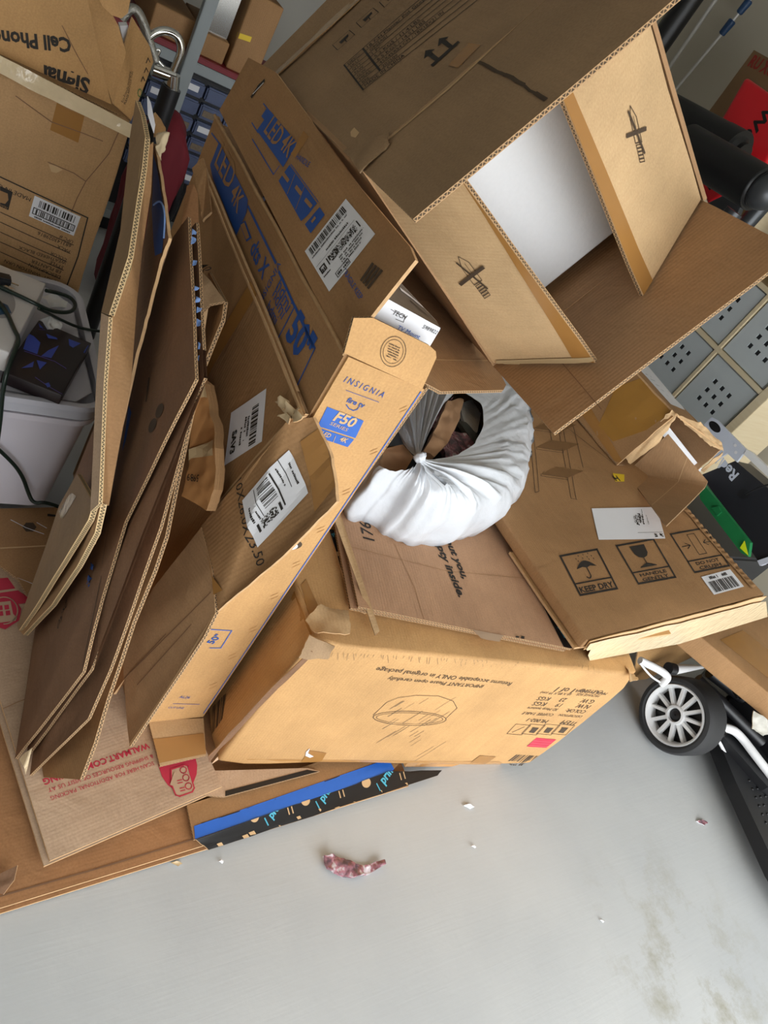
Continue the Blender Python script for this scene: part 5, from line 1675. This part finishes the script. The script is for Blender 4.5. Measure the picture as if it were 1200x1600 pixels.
tube('cable', [PZ((-20, 440), zt), PZ((15, 455), zt), PZ((55, 474), zt), PZ((80, 487), zt - .02), PZ((112, 489), zt - .03), PZ((120, 475), zt - .03), PZ((105, 460), zt - .03), PZ((72, 454), zt - .01)], .0045, GREEN, rt)
tube('cable', [PZ((-10, 462), zt), PZ((10, 485), zt), PZ((22, 515), zt), PZ((31, 530), zt), PZ((20, 555), zt - .01), PY((9, 585), byy - .02), PY((3, 620), byy - .022), PY((1, 655), byy - .022), PY((-4, 690), byy - .022)], .0045, GREEN, rt)
tube('cable', [PZ((60, 482), zt - .01), PZ((95, 500), zl + .02), PZ((130, 515), zl + .01), PZ((160, 518), zl + .01)], .0035, GREEN, rt)
block('plug', PZ((-12, 443), zt), V(.035, 0, 0), V(0, .025, 0), V(0, 0, .018), BLACK, rt, .003)
block('prong', PZ((11, 441), zt + .008), V(.022, -.006, 0), V(.001, .004, 0), V(0, 0, .002), CHROME, rt, .0004)
block('prong', PZ((7, 448), zt + .008), V(.018, -.006, 0), V(.001, .004, 0), V(0, 0, .002), CHROME, rt, .0004)
t2 = tube('cable', [PY((-5, 700), 1.285), PY((18, 720), 1.285), PY((36, 745), 1.285), PY((44, 770), 1.282), PY((52, 787), 1.27), PY((72, 784), 1.27), PY((92, 792), 1.27)], .0045, GREEN)
tag(t2, 'dark green cable hanging down the front of the frosted bin', 'cord')
for (x, y, w, l) in ((85, 470, 20, 'crumpled white adapter wrap inside the coil of green cord'), (80, 505, 16, 'crumpled white paper tuck beside the dark violet box')):
    s = sheet('white_wrap', [PZ((x - w, y - 6), zl + .03), PZ((x, y - 12), zl + .05), PZ((x + w, y + 2), zl + .03), PZ((x + w - 4, y + 12), zl + .02), PZ((x - 6, y + 10), zl + .03)], plain('white_wrap', 'd9d9d6', .5), .02, amp=.014, freq=40, cuts=5, edge=WHITE)
    tag(s, l, 'paper')

# ================================================================== right wall: cube shelf with perforated drawers
WOOD, nt, b = new_mat('pale_wood')
tcn = nt.nodes.new('ShaderNodeTexCoord'); mpn = nt.nodes.new('ShaderNodeMapping'); mpn.inputs['Scale'].default_value = (3, 3, 40)
nz = nt.nodes.new('ShaderNodeTexNoise'); nz.inputs['Scale'].default_value = 2.5; nz.inputs['Detail'].default_value = 6
nt.links.new(tcn.outputs['Object'], mpn.inputs['Vector']); nt.links.new(mpn.outputs['Vector'], nz.inputs['Vector'])
rp = nt.nodes.new('ShaderNodeValToRGB'); rp.color_ramp.elements[0].color = lin('d8c39c'); rp.color_ramp.elements[1].color = lin('e8dabb')
nt.links.new(nz.outputs['Fac'], rp.inputs['Fac']); nt.links.new(rp.outputs['Color'], b.inputs['Base Color']); b.inputs['Roughness'].default_value = .5
KX, KY0, KP, KZ0 = 3.3, 1.60, .3135, .5355
NCOL, ROWS = 3, [0.2, .5355, .85, 1.1635, 1.477]
rt = thing('cube_shelf', 'pale wooden cube shelf against the right-hand wall', 'shelf')
zt_ = ROWS[-1] + .03
box('side_board', KX, KX + .38, KY0 - .045, KY0, 0, zt_, WOOD, rt, .002)
box('side_board', KX, KX + .38, KY0 + NCOL * KP, KY0 + NCOL * KP + .03, 0, zt_, WOOD, rt, .002)
for c_ in range(1, NCOL):
    box('divider', KX + .004, KX + .38, KY0 + c_ * KP - .009, KY0 + c_ * KP + .009, .2, zt_ - .03, WOOD, rt, .001)
for z_ in ROWS:
    box('shelf_board', KX + .002, KX + .38, KY0, KY0 + NCOL * KP, z_ - (.03 if z_ == ROWS[0] else .011), z_ + (.03 if z_ == ROWS[-1] else .011), WOOD, rt, .001)
box('back_board', KX + .37, KX + .38, KY0, KY0 + NCOL * KP, .2, zt_, WOOD, rt, .001)
BIN = plain('grey_drawer_plastic', 'c3cacc', .45, vary=.03)


def drawer(name, y0, y1, z0, z1, x0, label, group):
    rt = thing(name, label, 'storage cube', group)
    w, h = y1 - y0, z1 - z0
    hs_, gp = .022, .051
    cy, cz = (y0 + y1) / 2, (z0 + z1) / 2
    ys = sorted([y0, y1] + [cy + k * gp + s_ * hs_ / 2 for k in (-1, 0, 1) for s_ in (-1, 1)])
    zs_ = sorted([z0, z1] + [cz + k * gp + s_ * hs_ / 2 for k in (-1, 0, 1) for s_ in (-1, 1)])
    vs_, fs_ = [], []
    for x in (x0, x0 + .008):
        for yy in ys:
            for zz in zs_:
                vs_.append(V(x, yy, zz))
    n = len(zs_); m = len(ys) * n

    def I(l, i, j): return l * m + i * n + j
    for i in range(len(ys) - 1):
        for j in range(n - 1):
            hole = i in (1, 3, 5) and j in (1, 3, 5)
            if not hole:
                fs_.append((I(0, i, j), I(0, i, j + 1), I(0, i + 1, j + 1), I(0, i + 1, j)))
                fs_.append((I(1, i, j), I(1, i + 1, j), I(1, i + 1, j + 1), I(1, i, j + 1)))
            else:
                fs_.append((I(0, i, j), I(1, i, j), I(1, i, j + 1), I(0, i, j + 1))); fs_.append((I(0, i + 1, j), I(0, i + 1, j + 1), I(1, i + 1, j + 1), I(1, i + 1, j)))
                fs_.append((I(0, i, j), I(0, i + 1, j), I(1, i + 1, j), I(1, i, j))); fs_.append((I(0, i, j + 1), I(1, i, j + 1), I(1, i + 1, j + 1), I(0, i + 1, j + 1)))
    k = len(vs_)
    # rounded front edge as a chamfer strip and a tray behind
    fo = [V(x0, y0, z0), V(x0, y1, z0), V(x0, y1, z1), V(x0, y0, z1)]
    ro = [V(x0 + .012, y0 - .006, z0 - .004), V(x0 + .012, y1 + .006, z0 - .004), V(x0 + .012, y1 + .006, z1 + .004), V(x0 + .012, y0 - .006, z1 + .004)]
    vs_ += fo + ro
    for i in range(4):
        j = (i + 1) % 4
        fs_.append((k + i, k + 4 + i, k + 4 + j, k + j))
    mesh_obj('drawer_front', vs_, fs_, [BIN], parent=rt)
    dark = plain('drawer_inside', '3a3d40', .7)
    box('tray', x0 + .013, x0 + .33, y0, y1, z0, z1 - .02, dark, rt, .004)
    return rt


nm = {(0, 1): 'lower, beside the outer side board', (0, 2): 'upper, beside the outer side board', (1, 1): 'lower, half hidden by the torn box', (1, 2): 'upper, second from the outer side board', (2, 1): 'lower, deepest column', (2, 2): 'upper, deepest column', (0, 3): 'top row, beside the outer side board'}
for (c_, r_), tx in nm.items():
    y0 = KY0 + c_ * KP + .018; z0 = ROWS[r_] + .016
    drawer('storage_cube', y0, y0 + KP - .036, z0, z0 + KP - .034, KX + .012, 'grey storage cube with nine square holes, ' + tx, 'perforated grey cubes in the cube shelf')

# black case lettered in silver, with a silver plate, on a green box
SILV = plain('silver_plate', 'ccd2e0', .35, metal=.0, vary=.03)
BLK2 = plain('black_case', '202127', .45, vary=.1)
rt = thing('black_case', 'flat black case with silver lettering and a silver end plate, right of the pile', 'case')
kx = 2.75
c0 = [PX(p, kx) for p in ((1096, 742), (1149, 720), (1290, 838), (1290, 920), (1184, 876), (1168, 852))]
cf_ = sheet('case_face', c0, BLK2, .12, rt, amp=.0006, edge=BLK2, cuts=2)
pr = Print(cf_)
pr.text('Redline', (1155, 741), (1112, 697), 'silver_lettering', SILV, bold=.03)
pr.poly(arc(1162, 772, 10, 8), 'dark_socket', BLACK)
pr.flush()
p_ = sheet('end_plate', [PX(p, kx - .01) for p in ((1100, 663), (1112, 652), (1120, 656), (1166, 702), (1151, 722), (1136, 708), (1118, 720), (1112, 712))], SILV, .012, rt, amp=.0003, edge=SILV, cuts=2)
pr = Print(p_)
pr.poly(arc(1117, 667, 11, 6.5, rot=.78), 'oval_cutout', BLACK)
for (x, y) in ((1149, 696), (1150, 707)):
    pr.poly(arc(x, y, 2.6, 2.6, n=12), 'screw', WHITE, 1)
pr.flush()
sheet('edge_strip', [PX(p, kx - .012) for p in ((1166, 702), (1174, 706), (1215, 745), (1215, 760), (1162, 710))], PLASTIC, .02, rt, amp=.0002, edge=PLASTIC, cuts=1)
sheet('edge_strip', [PX(p, kx - .012) for p in ((1183, 876), (1260, 850), (1260, 858), (1187, 884))], SILV, .02, rt, amp=.0002, edge=SILV, cuts=1)
tube('lead', [PX((1165, 772), kx - .02), PX((1180, 762), kx - .04), PX((1210, 755), kx - .03)], .004, BLACK, rt)
bz_ = PX((1187, 884), kx).z
rt = thing('green_case', 'green lidded plastic box with a yellow tab under the black case', 'box')
GRNP = plain('green_plastic', '1f7a45', .4)
gx = 2.6
gf = sheet('front_face', [PX(p, gx) for p in ((1090, 752), (1100, 757), (1172, 848), (1169, 870), (1158, 864), (1094, 780))], GRNP, .02, rt, amp=.0003, edge=GRNP, cuts=2)
sheet('latch', [PX(p, gx - .008) for p in ((1112, 793), (1122, 791), (1127, 800), (1120, 806))], GRNP, .012, rt, amp=.0, edge=GRNP, cuts=0)
sheet('yellow_tab', [PX(p, gx - .01) for p in ((1163, 845), (1169, 868), (1156, 856))], plain('neon_yellow', 'd8ee20', .5), .002, rt, amp=.0, edge=YEL, cuts=0)
st0 = box('side_table', 2.68, 3.2, .95, 1.45, .0, .46, plain('dark_stand', '2b2c2f', .6), bev=.01)
tag(st0, 'dark low stand carrying the black case and the green box', 'table')

# ================================================================== weight bench against the wall
REDV = plain('red_vinyl', 'd81a25', .35, vary=.04, bump=.05)
BLV = plain('black_vinyl', '121213', .42, vary=.1, bump=.1)
GUN = plain('dark_grey_metal', '46484b', .35, metal=.4)
rt = thing('weight_bench', 'red padded exercise bench with black foam rollers by the right-hand wall', 'bench')
wxp = 2.9


def pad(name, pix, x, t, mat, bev=.02):
    pts_ = [PX(p, x) for p in pix]
    n = newell(pts_)
    if n.dot(CAM - pts_[0]) < 0:
        pts_.reverse(); n = -n
    bm = bmesh.new()
    f0 = bm.faces.new([bm.verts.new(p) for p in pts_])
    r = bmesh.ops.extrude_face_region(bm, geom=[f0])
    for v in [g for g in r['geom'] if isinstance(g, bmesh.types.BMVert)]:
        v.co -= n * t
    bmesh.ops.recalc_face_normals(bm, faces=bm.faces)
    bmesh.ops.bevel(bm, geom=bm.edges[:], offset=bev, segments=4, profile=.6, affect='EDGES')
    return from_bm(name, bm, mat, rt, smooth=True)


rp_ = pad('red_pad', [(1164, 118), (1240, 172), (1195, 262), (1106, 322), (1082, 262)], wxp, .1, REDV, .022)
pr = Print(rp_)
pr.text('We', (1200, 164), (1158, 214), 'black_lettering', BLV, bold=.03, hs=.8)
pr.text('d', (1112, 283), (1104, 290), 'black_lettering', BLV, bold=.03, hs=.8)
pr.flush()
a_, b_ = PX((1020, 163), 2.72), PX((1150, 236), 2.72)
rod('foam_roller', a_, b_, .074, BLV, rt, seg=28, bev=.03)
rod('roller_cover', b_ - (b_ - a_).normalized() * .12, b_ + (b_ - a_).normalized() * .04, .076, BLV, rt, seg=28, bev=.035)
a_, b_ = PX((1068, 225), 2.6), PX((1190, 298), 2.6)
rod('foam_roller', a_, b_, .078, BLV, rt, seg=28, bev=.012)
cap = b_ + (b_ - a_).normalized() * .01
bm = bmesh.new(); bmesh.ops.create_uvsphere(bm, u_segments=24, v_segments=14, radius=.062)
for v in bm.verts:
    v.co += cap
from_bm('end_cap', bm, GUN, rt, smooth=True)
rod('post', PX((1148, 330), 2.7), V(PX((1148, 330), 2.7).x, PX((1148, 330), 2.7).y, 0), .035, GUN, rt)
rod('post', V(3.0, 2.05, 1.5), V(3.0, 2.05, 0), .035, GUN, rt)
pad('side_plate', [(1102, 318), (1135, 302), (1160, 318), (1150, 340), (1128, 335)], 2.8, .03, GUN, .008)
# wall things
tb_ = rod('foam_tube', PX((1004, 106), 3.1) - V(0, 0, 1.2), PX((1004, 106), 3.1) + V(0, 0, .75), .054, BLV, seg=28, bev=.01)
tag(tb_, 'upright black foam tube behind the open planter carton', 'tube')
gs = rod('garden_stake', PX((990, 100), 3.3) - V(0, 0, 1.2), PX((990, 100), 3.3) + V(0, 0, .6), .012, plain('olive_stake', '6a6a45', .6), seg=10)
tag(gs, 'thin olive stake standing beside the black foam tube', 'pole')
ALU = plain('aluminium', 'c9c7c0', .35, metal=.1)
rt = thing('wall_pole', 'thin pale pole leaning on the right-hand wall, nearer the foam tube', 'pole')
q0, q1 = PX((1034, 122), 3.68), PX((1118, 0), 3.68)
rod('shaft', q0 + (q0 - q1) * 3.2, q1 + (q1 - q0) * .4, .011, ALU, rt, seg=10)
rt = thing('wall_pole', 'telescopic pole with two blue grips leaning on the right-hand wall', 'pole')
q0, q1 = PX((1053, 143), 3.66), PX((1155, 20), 3.66)
rod('shaft', q0 + (q0 - q1) * 3., q1 + (q1 - q0) * .4, .008, ALU, rt, seg=10)
NAVY = plain('blue_grip', '1c3f66', .5)
d_ = (q1 - q0)
for t0, t1 in ((.735, .91), (.99, 1.15)):
    rod('grip', q0 + d_ * t0, q0 + d_ * t1, .018, NAVY, rt, r2=.022, seg=16, bev=.004)
rt = thing('red_print_box', 'brown box with faint red printing behind the red bench pad', 'box')
rb = sheet('front', [PX(p, 3.25) for p in ((1178, 78), (1290, 140), (1200, 260), (1106, 176))], plain('dim_board', '7d6040', .8), .2, rt, amp=.001, edge=BROWN)
pr = Print(rb)
pr.text('RU XOE', (1168, 102), (1212, 124), 'red_lettering', plain('dull_red', '8e2a1e', .7), bold=.04, hs=1.3)
pr.flush()

# ================================================================== go-kart under the flat carton
rt = thing('go_kart', 'kids go-kart with white tube frame, black pedals plate and white spoked wheel', 'kart')
wc = PZ((1054, 1117), .135)
ax = V(-.985, .06, .15).normalized()
R_ = .132
q_ = Vector((0, 0, 1)).rotation_difference(ax).to_matrix().to_4x4()


def lathe(name, prof, mat, parent, c, q, seg=56):
    vs_, fs_ = [], []
    for i in range(seg):
        a = 2 * math.pi * i / seg
        for (r, h) in prof:
            vs_.append(c + (q @ Vector((r * math.cos(a), r * math.sin(a), h)).to_4d()).to_3d())
    m = len(prof)
    for i in range(seg):
        j = (i + 1) % seg
        for k in range(m):
            k2 = (k + 1) % m
            fs_.append((i * m + k, j * m + k, j * m + k2, i * m + k2))
    o_ = mesh_obj(name, vs_, fs_, [mat], smooth=True, parent=parent)
    bm = bmesh.new(); bm.from_mesh(o_.data); bmesh.ops.recalc_face_normals(bm, faces=bm.faces); bm.to_mesh(o_.data); bm.free()
    auto_sharp(o_, 40)
    return o_


wheel = bpy.data.objects.new('wheel', None); COL.objects.link(wheel); wheel.parent = rt
lathe('tyre', [(.100, .0), (.112, .012), (.124, .010), (.131, -.004), (R_, -.02), (R_, -.1), (.127, -.115), (.11, -.122), (.1, -.11), (.098, -.05)], RUBBER, wheel, wc, q_)
lathe('rim', [(.104, .004), (.101, .009), (.096, .006), (.091, -.012), (.090, -.05), (.098, -.06), (.1, -.02)], PLASTIC, wheel, wc, q_)
lathe('hub', [(.034, -.004), (.031, .003), (.024, .004), (.022, -.012), (.022, -.03), (.034, -.03)], PLASTIC, wheel, wc, q_, 32)
lathe('hub_cap', [(.002, -.004), (.014, -.004), (.022, -.010), (.022, -.02), (.002, -.02)], BLACK, wheel, wc, q_, 24)
lathe('wheel_back', [(.02, -.045), (.092, -.045), (.092, -.055), (.02, -.055)], BLACK, wheel, wc, q_, 32)
for i in range(12):
    a = 2 * math.pi * i / 12 + .1
    def wp_(r, s_, h): return wc + (q_ @ Vector((r * math.cos(a) - s_ * math.sin(a), r * math.sin(a) + s_ * math.cos(a), h)).to_4d()).to_3d()
    vs_ = [wp_(.03, -.0055, -.004), wp_(.03, .0055, -.004), wp_(.093, .0045, -.010), wp_(.093, -.0045, -.010), wp_(.03, -.0075, -.022), wp_(.03, .0075, -.022), wp_(.093, .0065, -.03), wp_(.093, -.0065, -.03)]
    mesh_obj('spoke', vs_, [(0, 1, 2, 3), (4, 7, 6, 5), (0, 4, 5, 1), (1, 5, 6, 2), (2, 6, 7, 3), (3, 7, 4, 0)], [PLASTIC], parent=wheel)
tube('axle_arm', [PZ((1000, 1032), .27), PZ((1025, 1043), .27), PZ((1044, 1056), .265), PZ((1040, 1064), .25), PZ((1034, 1068), .23)], .013, PLASTIC, rt)
tube('brake_cable', [PZ((1000, 1036), .27), PZ((1012, 1052), .26), PZ((1025, 1063), .24), PZ((1036, 1068), .23)], .0035, PLASTIC, rt)
rod('steering_sleeve', PZ((1052, 1046), .27), PZ((1098, 1042), .25), .018, PLASTIC, rt, r2=.006)
rod('black_joint', PZ((1044, 1044), .27), PZ((1053, 1046), .27), .02, BLACK, rt)
tube('side_tube', [PZ((1122, 1135), .16), PZ((1140, 1137), .16), PZ((1156, 1148), .155), PZ((1180, 1180), .15), PZ((1215, 1225), .14), PZ((1260, 1290), .13)], .016, PLASTIC, rt)
tube('side_rail', [PZ((1116, 1148), .12), PZ((1128, 1162), .11), PZ((1142, 1200), .07)], .006, PLASTIC, rt)
pl2 = sheet('foot_plate', zs(.1, (1120, 1150), (1132, 1142), (1148, 1142), (1215, 1225), (1290, 1330), (1290, 1480), (1215, 1360), (1150, 1222)), plain('black_tread', '26272a', .5), .05, rt, amp=.0, edge=BLACK, cuts=1)
prn = Print(pl2)
for i in range(9):
    for j in range(6):
        x = 1155 + i * 5.2 + j * 7.5; y = 1180 + i * 13.2 - j * 1.0
        if x < 1200:
            c_ = prn.hit((x, y))[0]
            bm = bmesh.new(); bmesh.ops.create_icosphere(bm, subdivisions=1, radius=.0052)
            for v in bm.verts:
                v.co = Vector((v.co.x * 1.5, v.co.y, v.co.z * .5)) + c_ + V(0, 0, .001)
            from_bm('tread_stud', bm, BLACK, rt, smooth=True)
for (p0, p1, r_) in (((1090, 1060), (1190, 1160), .02), ((1110, 1050), (1200, 1120), .025), ((1080, 1075), (1130, 1150), .015)):
    rod('chassis_bar', PZ(p0, .2), PZ(p1, .17), r_, BLACK, rt)
sheet('chassis_pan', zs(.13, (1075, 1080), (1110, 1040), (1200, 1020), (1300, 1120), (1300, 1300), (1200, 1230), (1130, 1150)), plain('black_pan', '1b1c1f', .5), .03, rt, amp=.004, freq=12, edge=BLACK, cuts=4)
block('seat_bracket', PZ((1150, 1095), .2), V(.12, -.03, 0), V(.02, .09, 0), V(0, 0, .08), BLACK, rt, .01)
block('seat', V(1.95, .80, .14), V(.26, 0, .0), V(0, .36, 0), V(.0, 0, .49), BLACK, rt, .04, 4)
box('rear_deck', 2.75, 3.15, .2, .55, 0.05, .34, BLACK, rt, .02)

# flat brown carton lying over the kart
rt = thing('flat_carton', 'flat brown carton with clear tape at the right edge, over the go-kart', 'box')
zk = .46
k0, k1 = PZ((1100, 1000), zk), PZ((1202, 1084), zk)
kd = (k1 - k0).normalized(); kn = V(-kd.y, kd.x, 0)
kb = carton('body', k0 - V(0, 0, .075) - kd * .22, kd * .75, kn * .5, V(0, 0, .075), BROWN, rt, bev=.005, amp=.002)
pr = Print(kb)
pr.poly([(1125, 1000), (1200, 1060), (1200, 1015), (1160, 985)], 'clear_tape', TAPE)
pr.flush()
sheet('duct_tape_end', [PZ((1178, 1110), .40), PZ((1200, 1125), .40), PZ((1205, 1150), .36), PZ((1192, 1150), .34), PZ((1174, 1138), .36)], plain('silver_duct_tape', 'a9a59a', .3, vary=.2, scale=60, bump=.5), .003, rt, amp=.008, freq=50, cuts=4, edge=TAPE_L, rough_edge=.004)

# ================================================================== far end: steel shelving, small-parts drawers, clutter
SY = 2.9
rt = thing('steel_shelving', 'grey steel shelving unit at the far end of the garage', 'shelf')
SX0, SX1 = .62, 2.0
STL = plain('shelf_steel', '8f9698', .5, vary=.04)
ux = PY((303, 83), SY).x
for x in (ux - .48, ux, SX1):
    box('upright', x - .03, x + .012, SY - .03, SY, 0, 1.9, STL, rt, .002)
    box('upright', x - .03, x + .012, SY + .42, SY + .45, 0, 1.9, STL, rt, .002)
zsh = PY((300, 95), SY).z
for z_ in (.12, zsh, zsh + .42):
    box('shelf_panel', ux - .5, SX1, SY + .005, SY + .45, z_ - .035, z_, STL, rt, .003)
box('cross_plate', ux - .48, ux - .03, SY - .004, SY + .004, zsh + .2, zsh + .36, STL, rt, .002)
REDP = plain('dark_red_trim', '7a1420', .5)
tr1 = box('red_edge_tray', ux - .46, SX1 - .1, SY + .004, SY + .4, zsh + .002, zsh + .022, REDP, bev=.003)
tag(tr1, 'dark red tray edge along the steel shelf', 'tray')
rt = thing('parts_cabinet', 'black small-parts cabinet full of blue-grey drawers under the steel shelf', 'cabinet')
cx0, cx1, cz0, cz1 = ux - .22, ux + .62, zsh - .46, zsh - .05
box('cabinet_body', cx0, cx1, SY + .06, SY + .3, cz0, cz1, BLACK, rt, .004)
DRW = plain('blue_grey_drawer', '56607e', .35, vary=.25, scale=30)
ncol, nrow = 8, 6
dw, dh = (cx1 - cx0 - .02) / ncol, (cz1 - cz0 - .02) / nrow
for i in range(ncol):
    for j in range(nrow):
        x0 = cx0 + .01 + i * dw + .004; z0 = cz0 + .01 + j * dh + .005
        d_ = box('parts_drawer', x0, x0 + dw - .008, SY + .035, SY + .09, z0, z0 + dh - .012, DRW, rt, .006)
        if (i * 7 + j * 5) % 3 == 0:
            box('paper_label', x0 + .015, x0 + dw - .03, SY + .0335, SY + .036, z0 + .018, z0 + dh - .025, WHITE, d_, .0005)
        elif (i + j) % 2:
            box('drawer_contents', x0 + .012, x0 + dw - .02, SY + .033, SY + .036, z0 + .012, z0 + dh - .03, plain('small_parts', '7a6a58', .7, vary=.5, scale=120), d_, .0005)
cab_floor = cz0
box('stand_frame', cx0 + .02, cx1 - .02, SY + .08, SY + .28, 0, cz0 - .001, BLACK, rt, .003)

# boxes on the shelf above
zz = zsh + .022


def shelf_box(name, pix_l, pix_r, h, d, mat, label, cat='box'):
    a, b_ = PY(pix_l, SY + .02), PY(pix_r, SY + .02)
    o_ = carton(name, V(a.x, SY + .03, zz), V(b_.x - a.x, 0, 0), V(0, d, 0), V(0, 0, h), mat, bev=.006, amp=.003)
    tag(o_, label, cat)
    return o_


shelf_box('shelf_carton', (305, 95), (345, 112), .075, .3, BROWN, 'low open brown carton on the steel shelf beside the upright')
sb2 = shelf_box('shelf_carton', (352, 112), (398, 132), .26, .3, BROWN, 'brown carton with a yellow sticker on the steel shelf')
pr = Print(sb2); pr.poly([(372, 50), (394, 58), (391, 66), (369, 58)], 'yellow_sticker', YEL); pr.flush()
shelf_box('shelf_carton', (228, 62), (292, 90), .09, .3, BROWN, 'flat brown carton behind the chrome spout')
rt = thing('steel_sink', 'grey steel basin standing on its edge on the shelf', 'basin')
sa, sb_ = PY((318, 60), SY + .05), PY((345, 70), SY + .05)
box('basin_face', sa.x, sb_.x + .02, SY + .06, SY + .1, zz, zz + .32, CHROME, rt, .01)
box('basin_rim', sa.x - .01, sb_.x + .03, SY + .05, SY + .062, zz + .29, zz + .33, CHROME, rt, .004)
zz = zsh + .423
shelf_box('shelf_carton', (370, 20), (440, 52), .22, .3, BROWN_D, 'dark brown carton high on the steel shelving')
sh_ = shelf_box('shelf_carton', (446, 40), (480, 56), .2, .3, BROWN, 'brown carton with a blue mark beside the planter carton top')
ppr = box('paper_stack', PY((352, 8), SY).x, PY((386, 22), SY).x, SY + .02, SY + .25, zz, zz + .12, WHITE, bev=.004)
tag(ppr, 'white papers standing on the upper steel shelf', 'paper')

# maroon bag, black pole, chrome hose on a stand
rt = thing('garment_bag', 'maroon soft bag standing on the floor before the steel shelving', 'bag')
MAR = plain('maroon_cloth', '6d1422', .8, vary=.15, bump=.2)
bq = PY((262, 235), 2.45)
bm = bmesh.new(); bmesh.ops.create_cube(bm, size=1)
bmesh.ops.subdivide_edges(bm, edges=bm.edges[:], cuts=7, use_grid_fill=True)
for v in bm.verts:
    c = v.co.copy(); s_ = c.normalized() * .62
    c = c.lerp(s_, .55)
    v.co = V(bq.x - .0 + c.x * .13, 2.5 + c.y * .2, .33 + c.z * .66) + V(noise.noise(c * 4), noise.noise(c * 4 + V(5, 5, 5)), 0) * .02
from_bm('bag_body', bm, MAR, rt, smooth=True)
tube('strap', [V(bq.x + .06, 2.47, .58), V(bq.x + .085, 2.46, .48), V(bq.x + .085, 2.46, .36), V(bq.x + .06, 2.47, .3)], .014, BLACK, rt)
ty = 2.2
rt = thing('shower_hose_stand', 'black pole topped with chrome clamps, gooseneck and braided hose', 'stand')
pt = PY((268, 136), ty)
rod('pole', V(pt.x, ty, 0), pt, .026, BLACK, rt, seg=20)
tube('gooseneck', [PY((267, 122), ty), PY((276, 100), ty), PY((284, 80), ty), PY((280, 58), ty), PY((262, 47), ty), PY((242, 50), ty), PY((232, 60), ty)], .011, CHROME, rt)
tube('braided_hose', [PY((243, 95), ty), PY((235, 70), ty), PY((224, 35), ty), PY((214, 15), ty), PY((202, 12), ty), PY((190, 30), ty)], .012, plain('braided_steel', 'a7a59e', .35, metal=.8, vary=.4, scale=250, bump=.6), rt)
rod('clamp', PY((238, 107), ty), PY((272, 120), ty), .017, CHROME, rt)
rod('collar', PY((268, 138), ty), PY((270, 116), ty), .02, CHROME, rt)
tube('hook', [PY((243, 92), ty), PY((250, 82), ty), PY((248, 76), ty), PY((242, 80), ty), PY((246, 95), ty), PY((256, 104), ty)], .004, CHROME, rt)


# ------------------------------------------------------------------ give every thing its origin at its base
def family(o):
    out = [o]
    for c in o.children:
        out += family(c)
    return out


bpy.context.view_layer.update()
for r in ROOTS:
    fam = [o for o in family(r)]
    ms = [o for o in fam if o.type == 'MESH']
    if not ms or r.get('placed'):
        continue
    lo_ = Vector((1e9,) * 3); hi_ = Vector((-1e9,) * 3)
    for o in ms:
        for v in o.data.vertices:
            for i in range(3):
                lo_[i] = min(lo_[i], v.co[i]); hi_[i] = max(hi_[i], v.co[i])
    base = Vector(((lo_.x + hi_.x) / 2, (lo_.y + hi_.y) / 2, lo_.z))
    for o in ms:
        o.data.transform(Matrix.Translation(-base))
    r.location = base
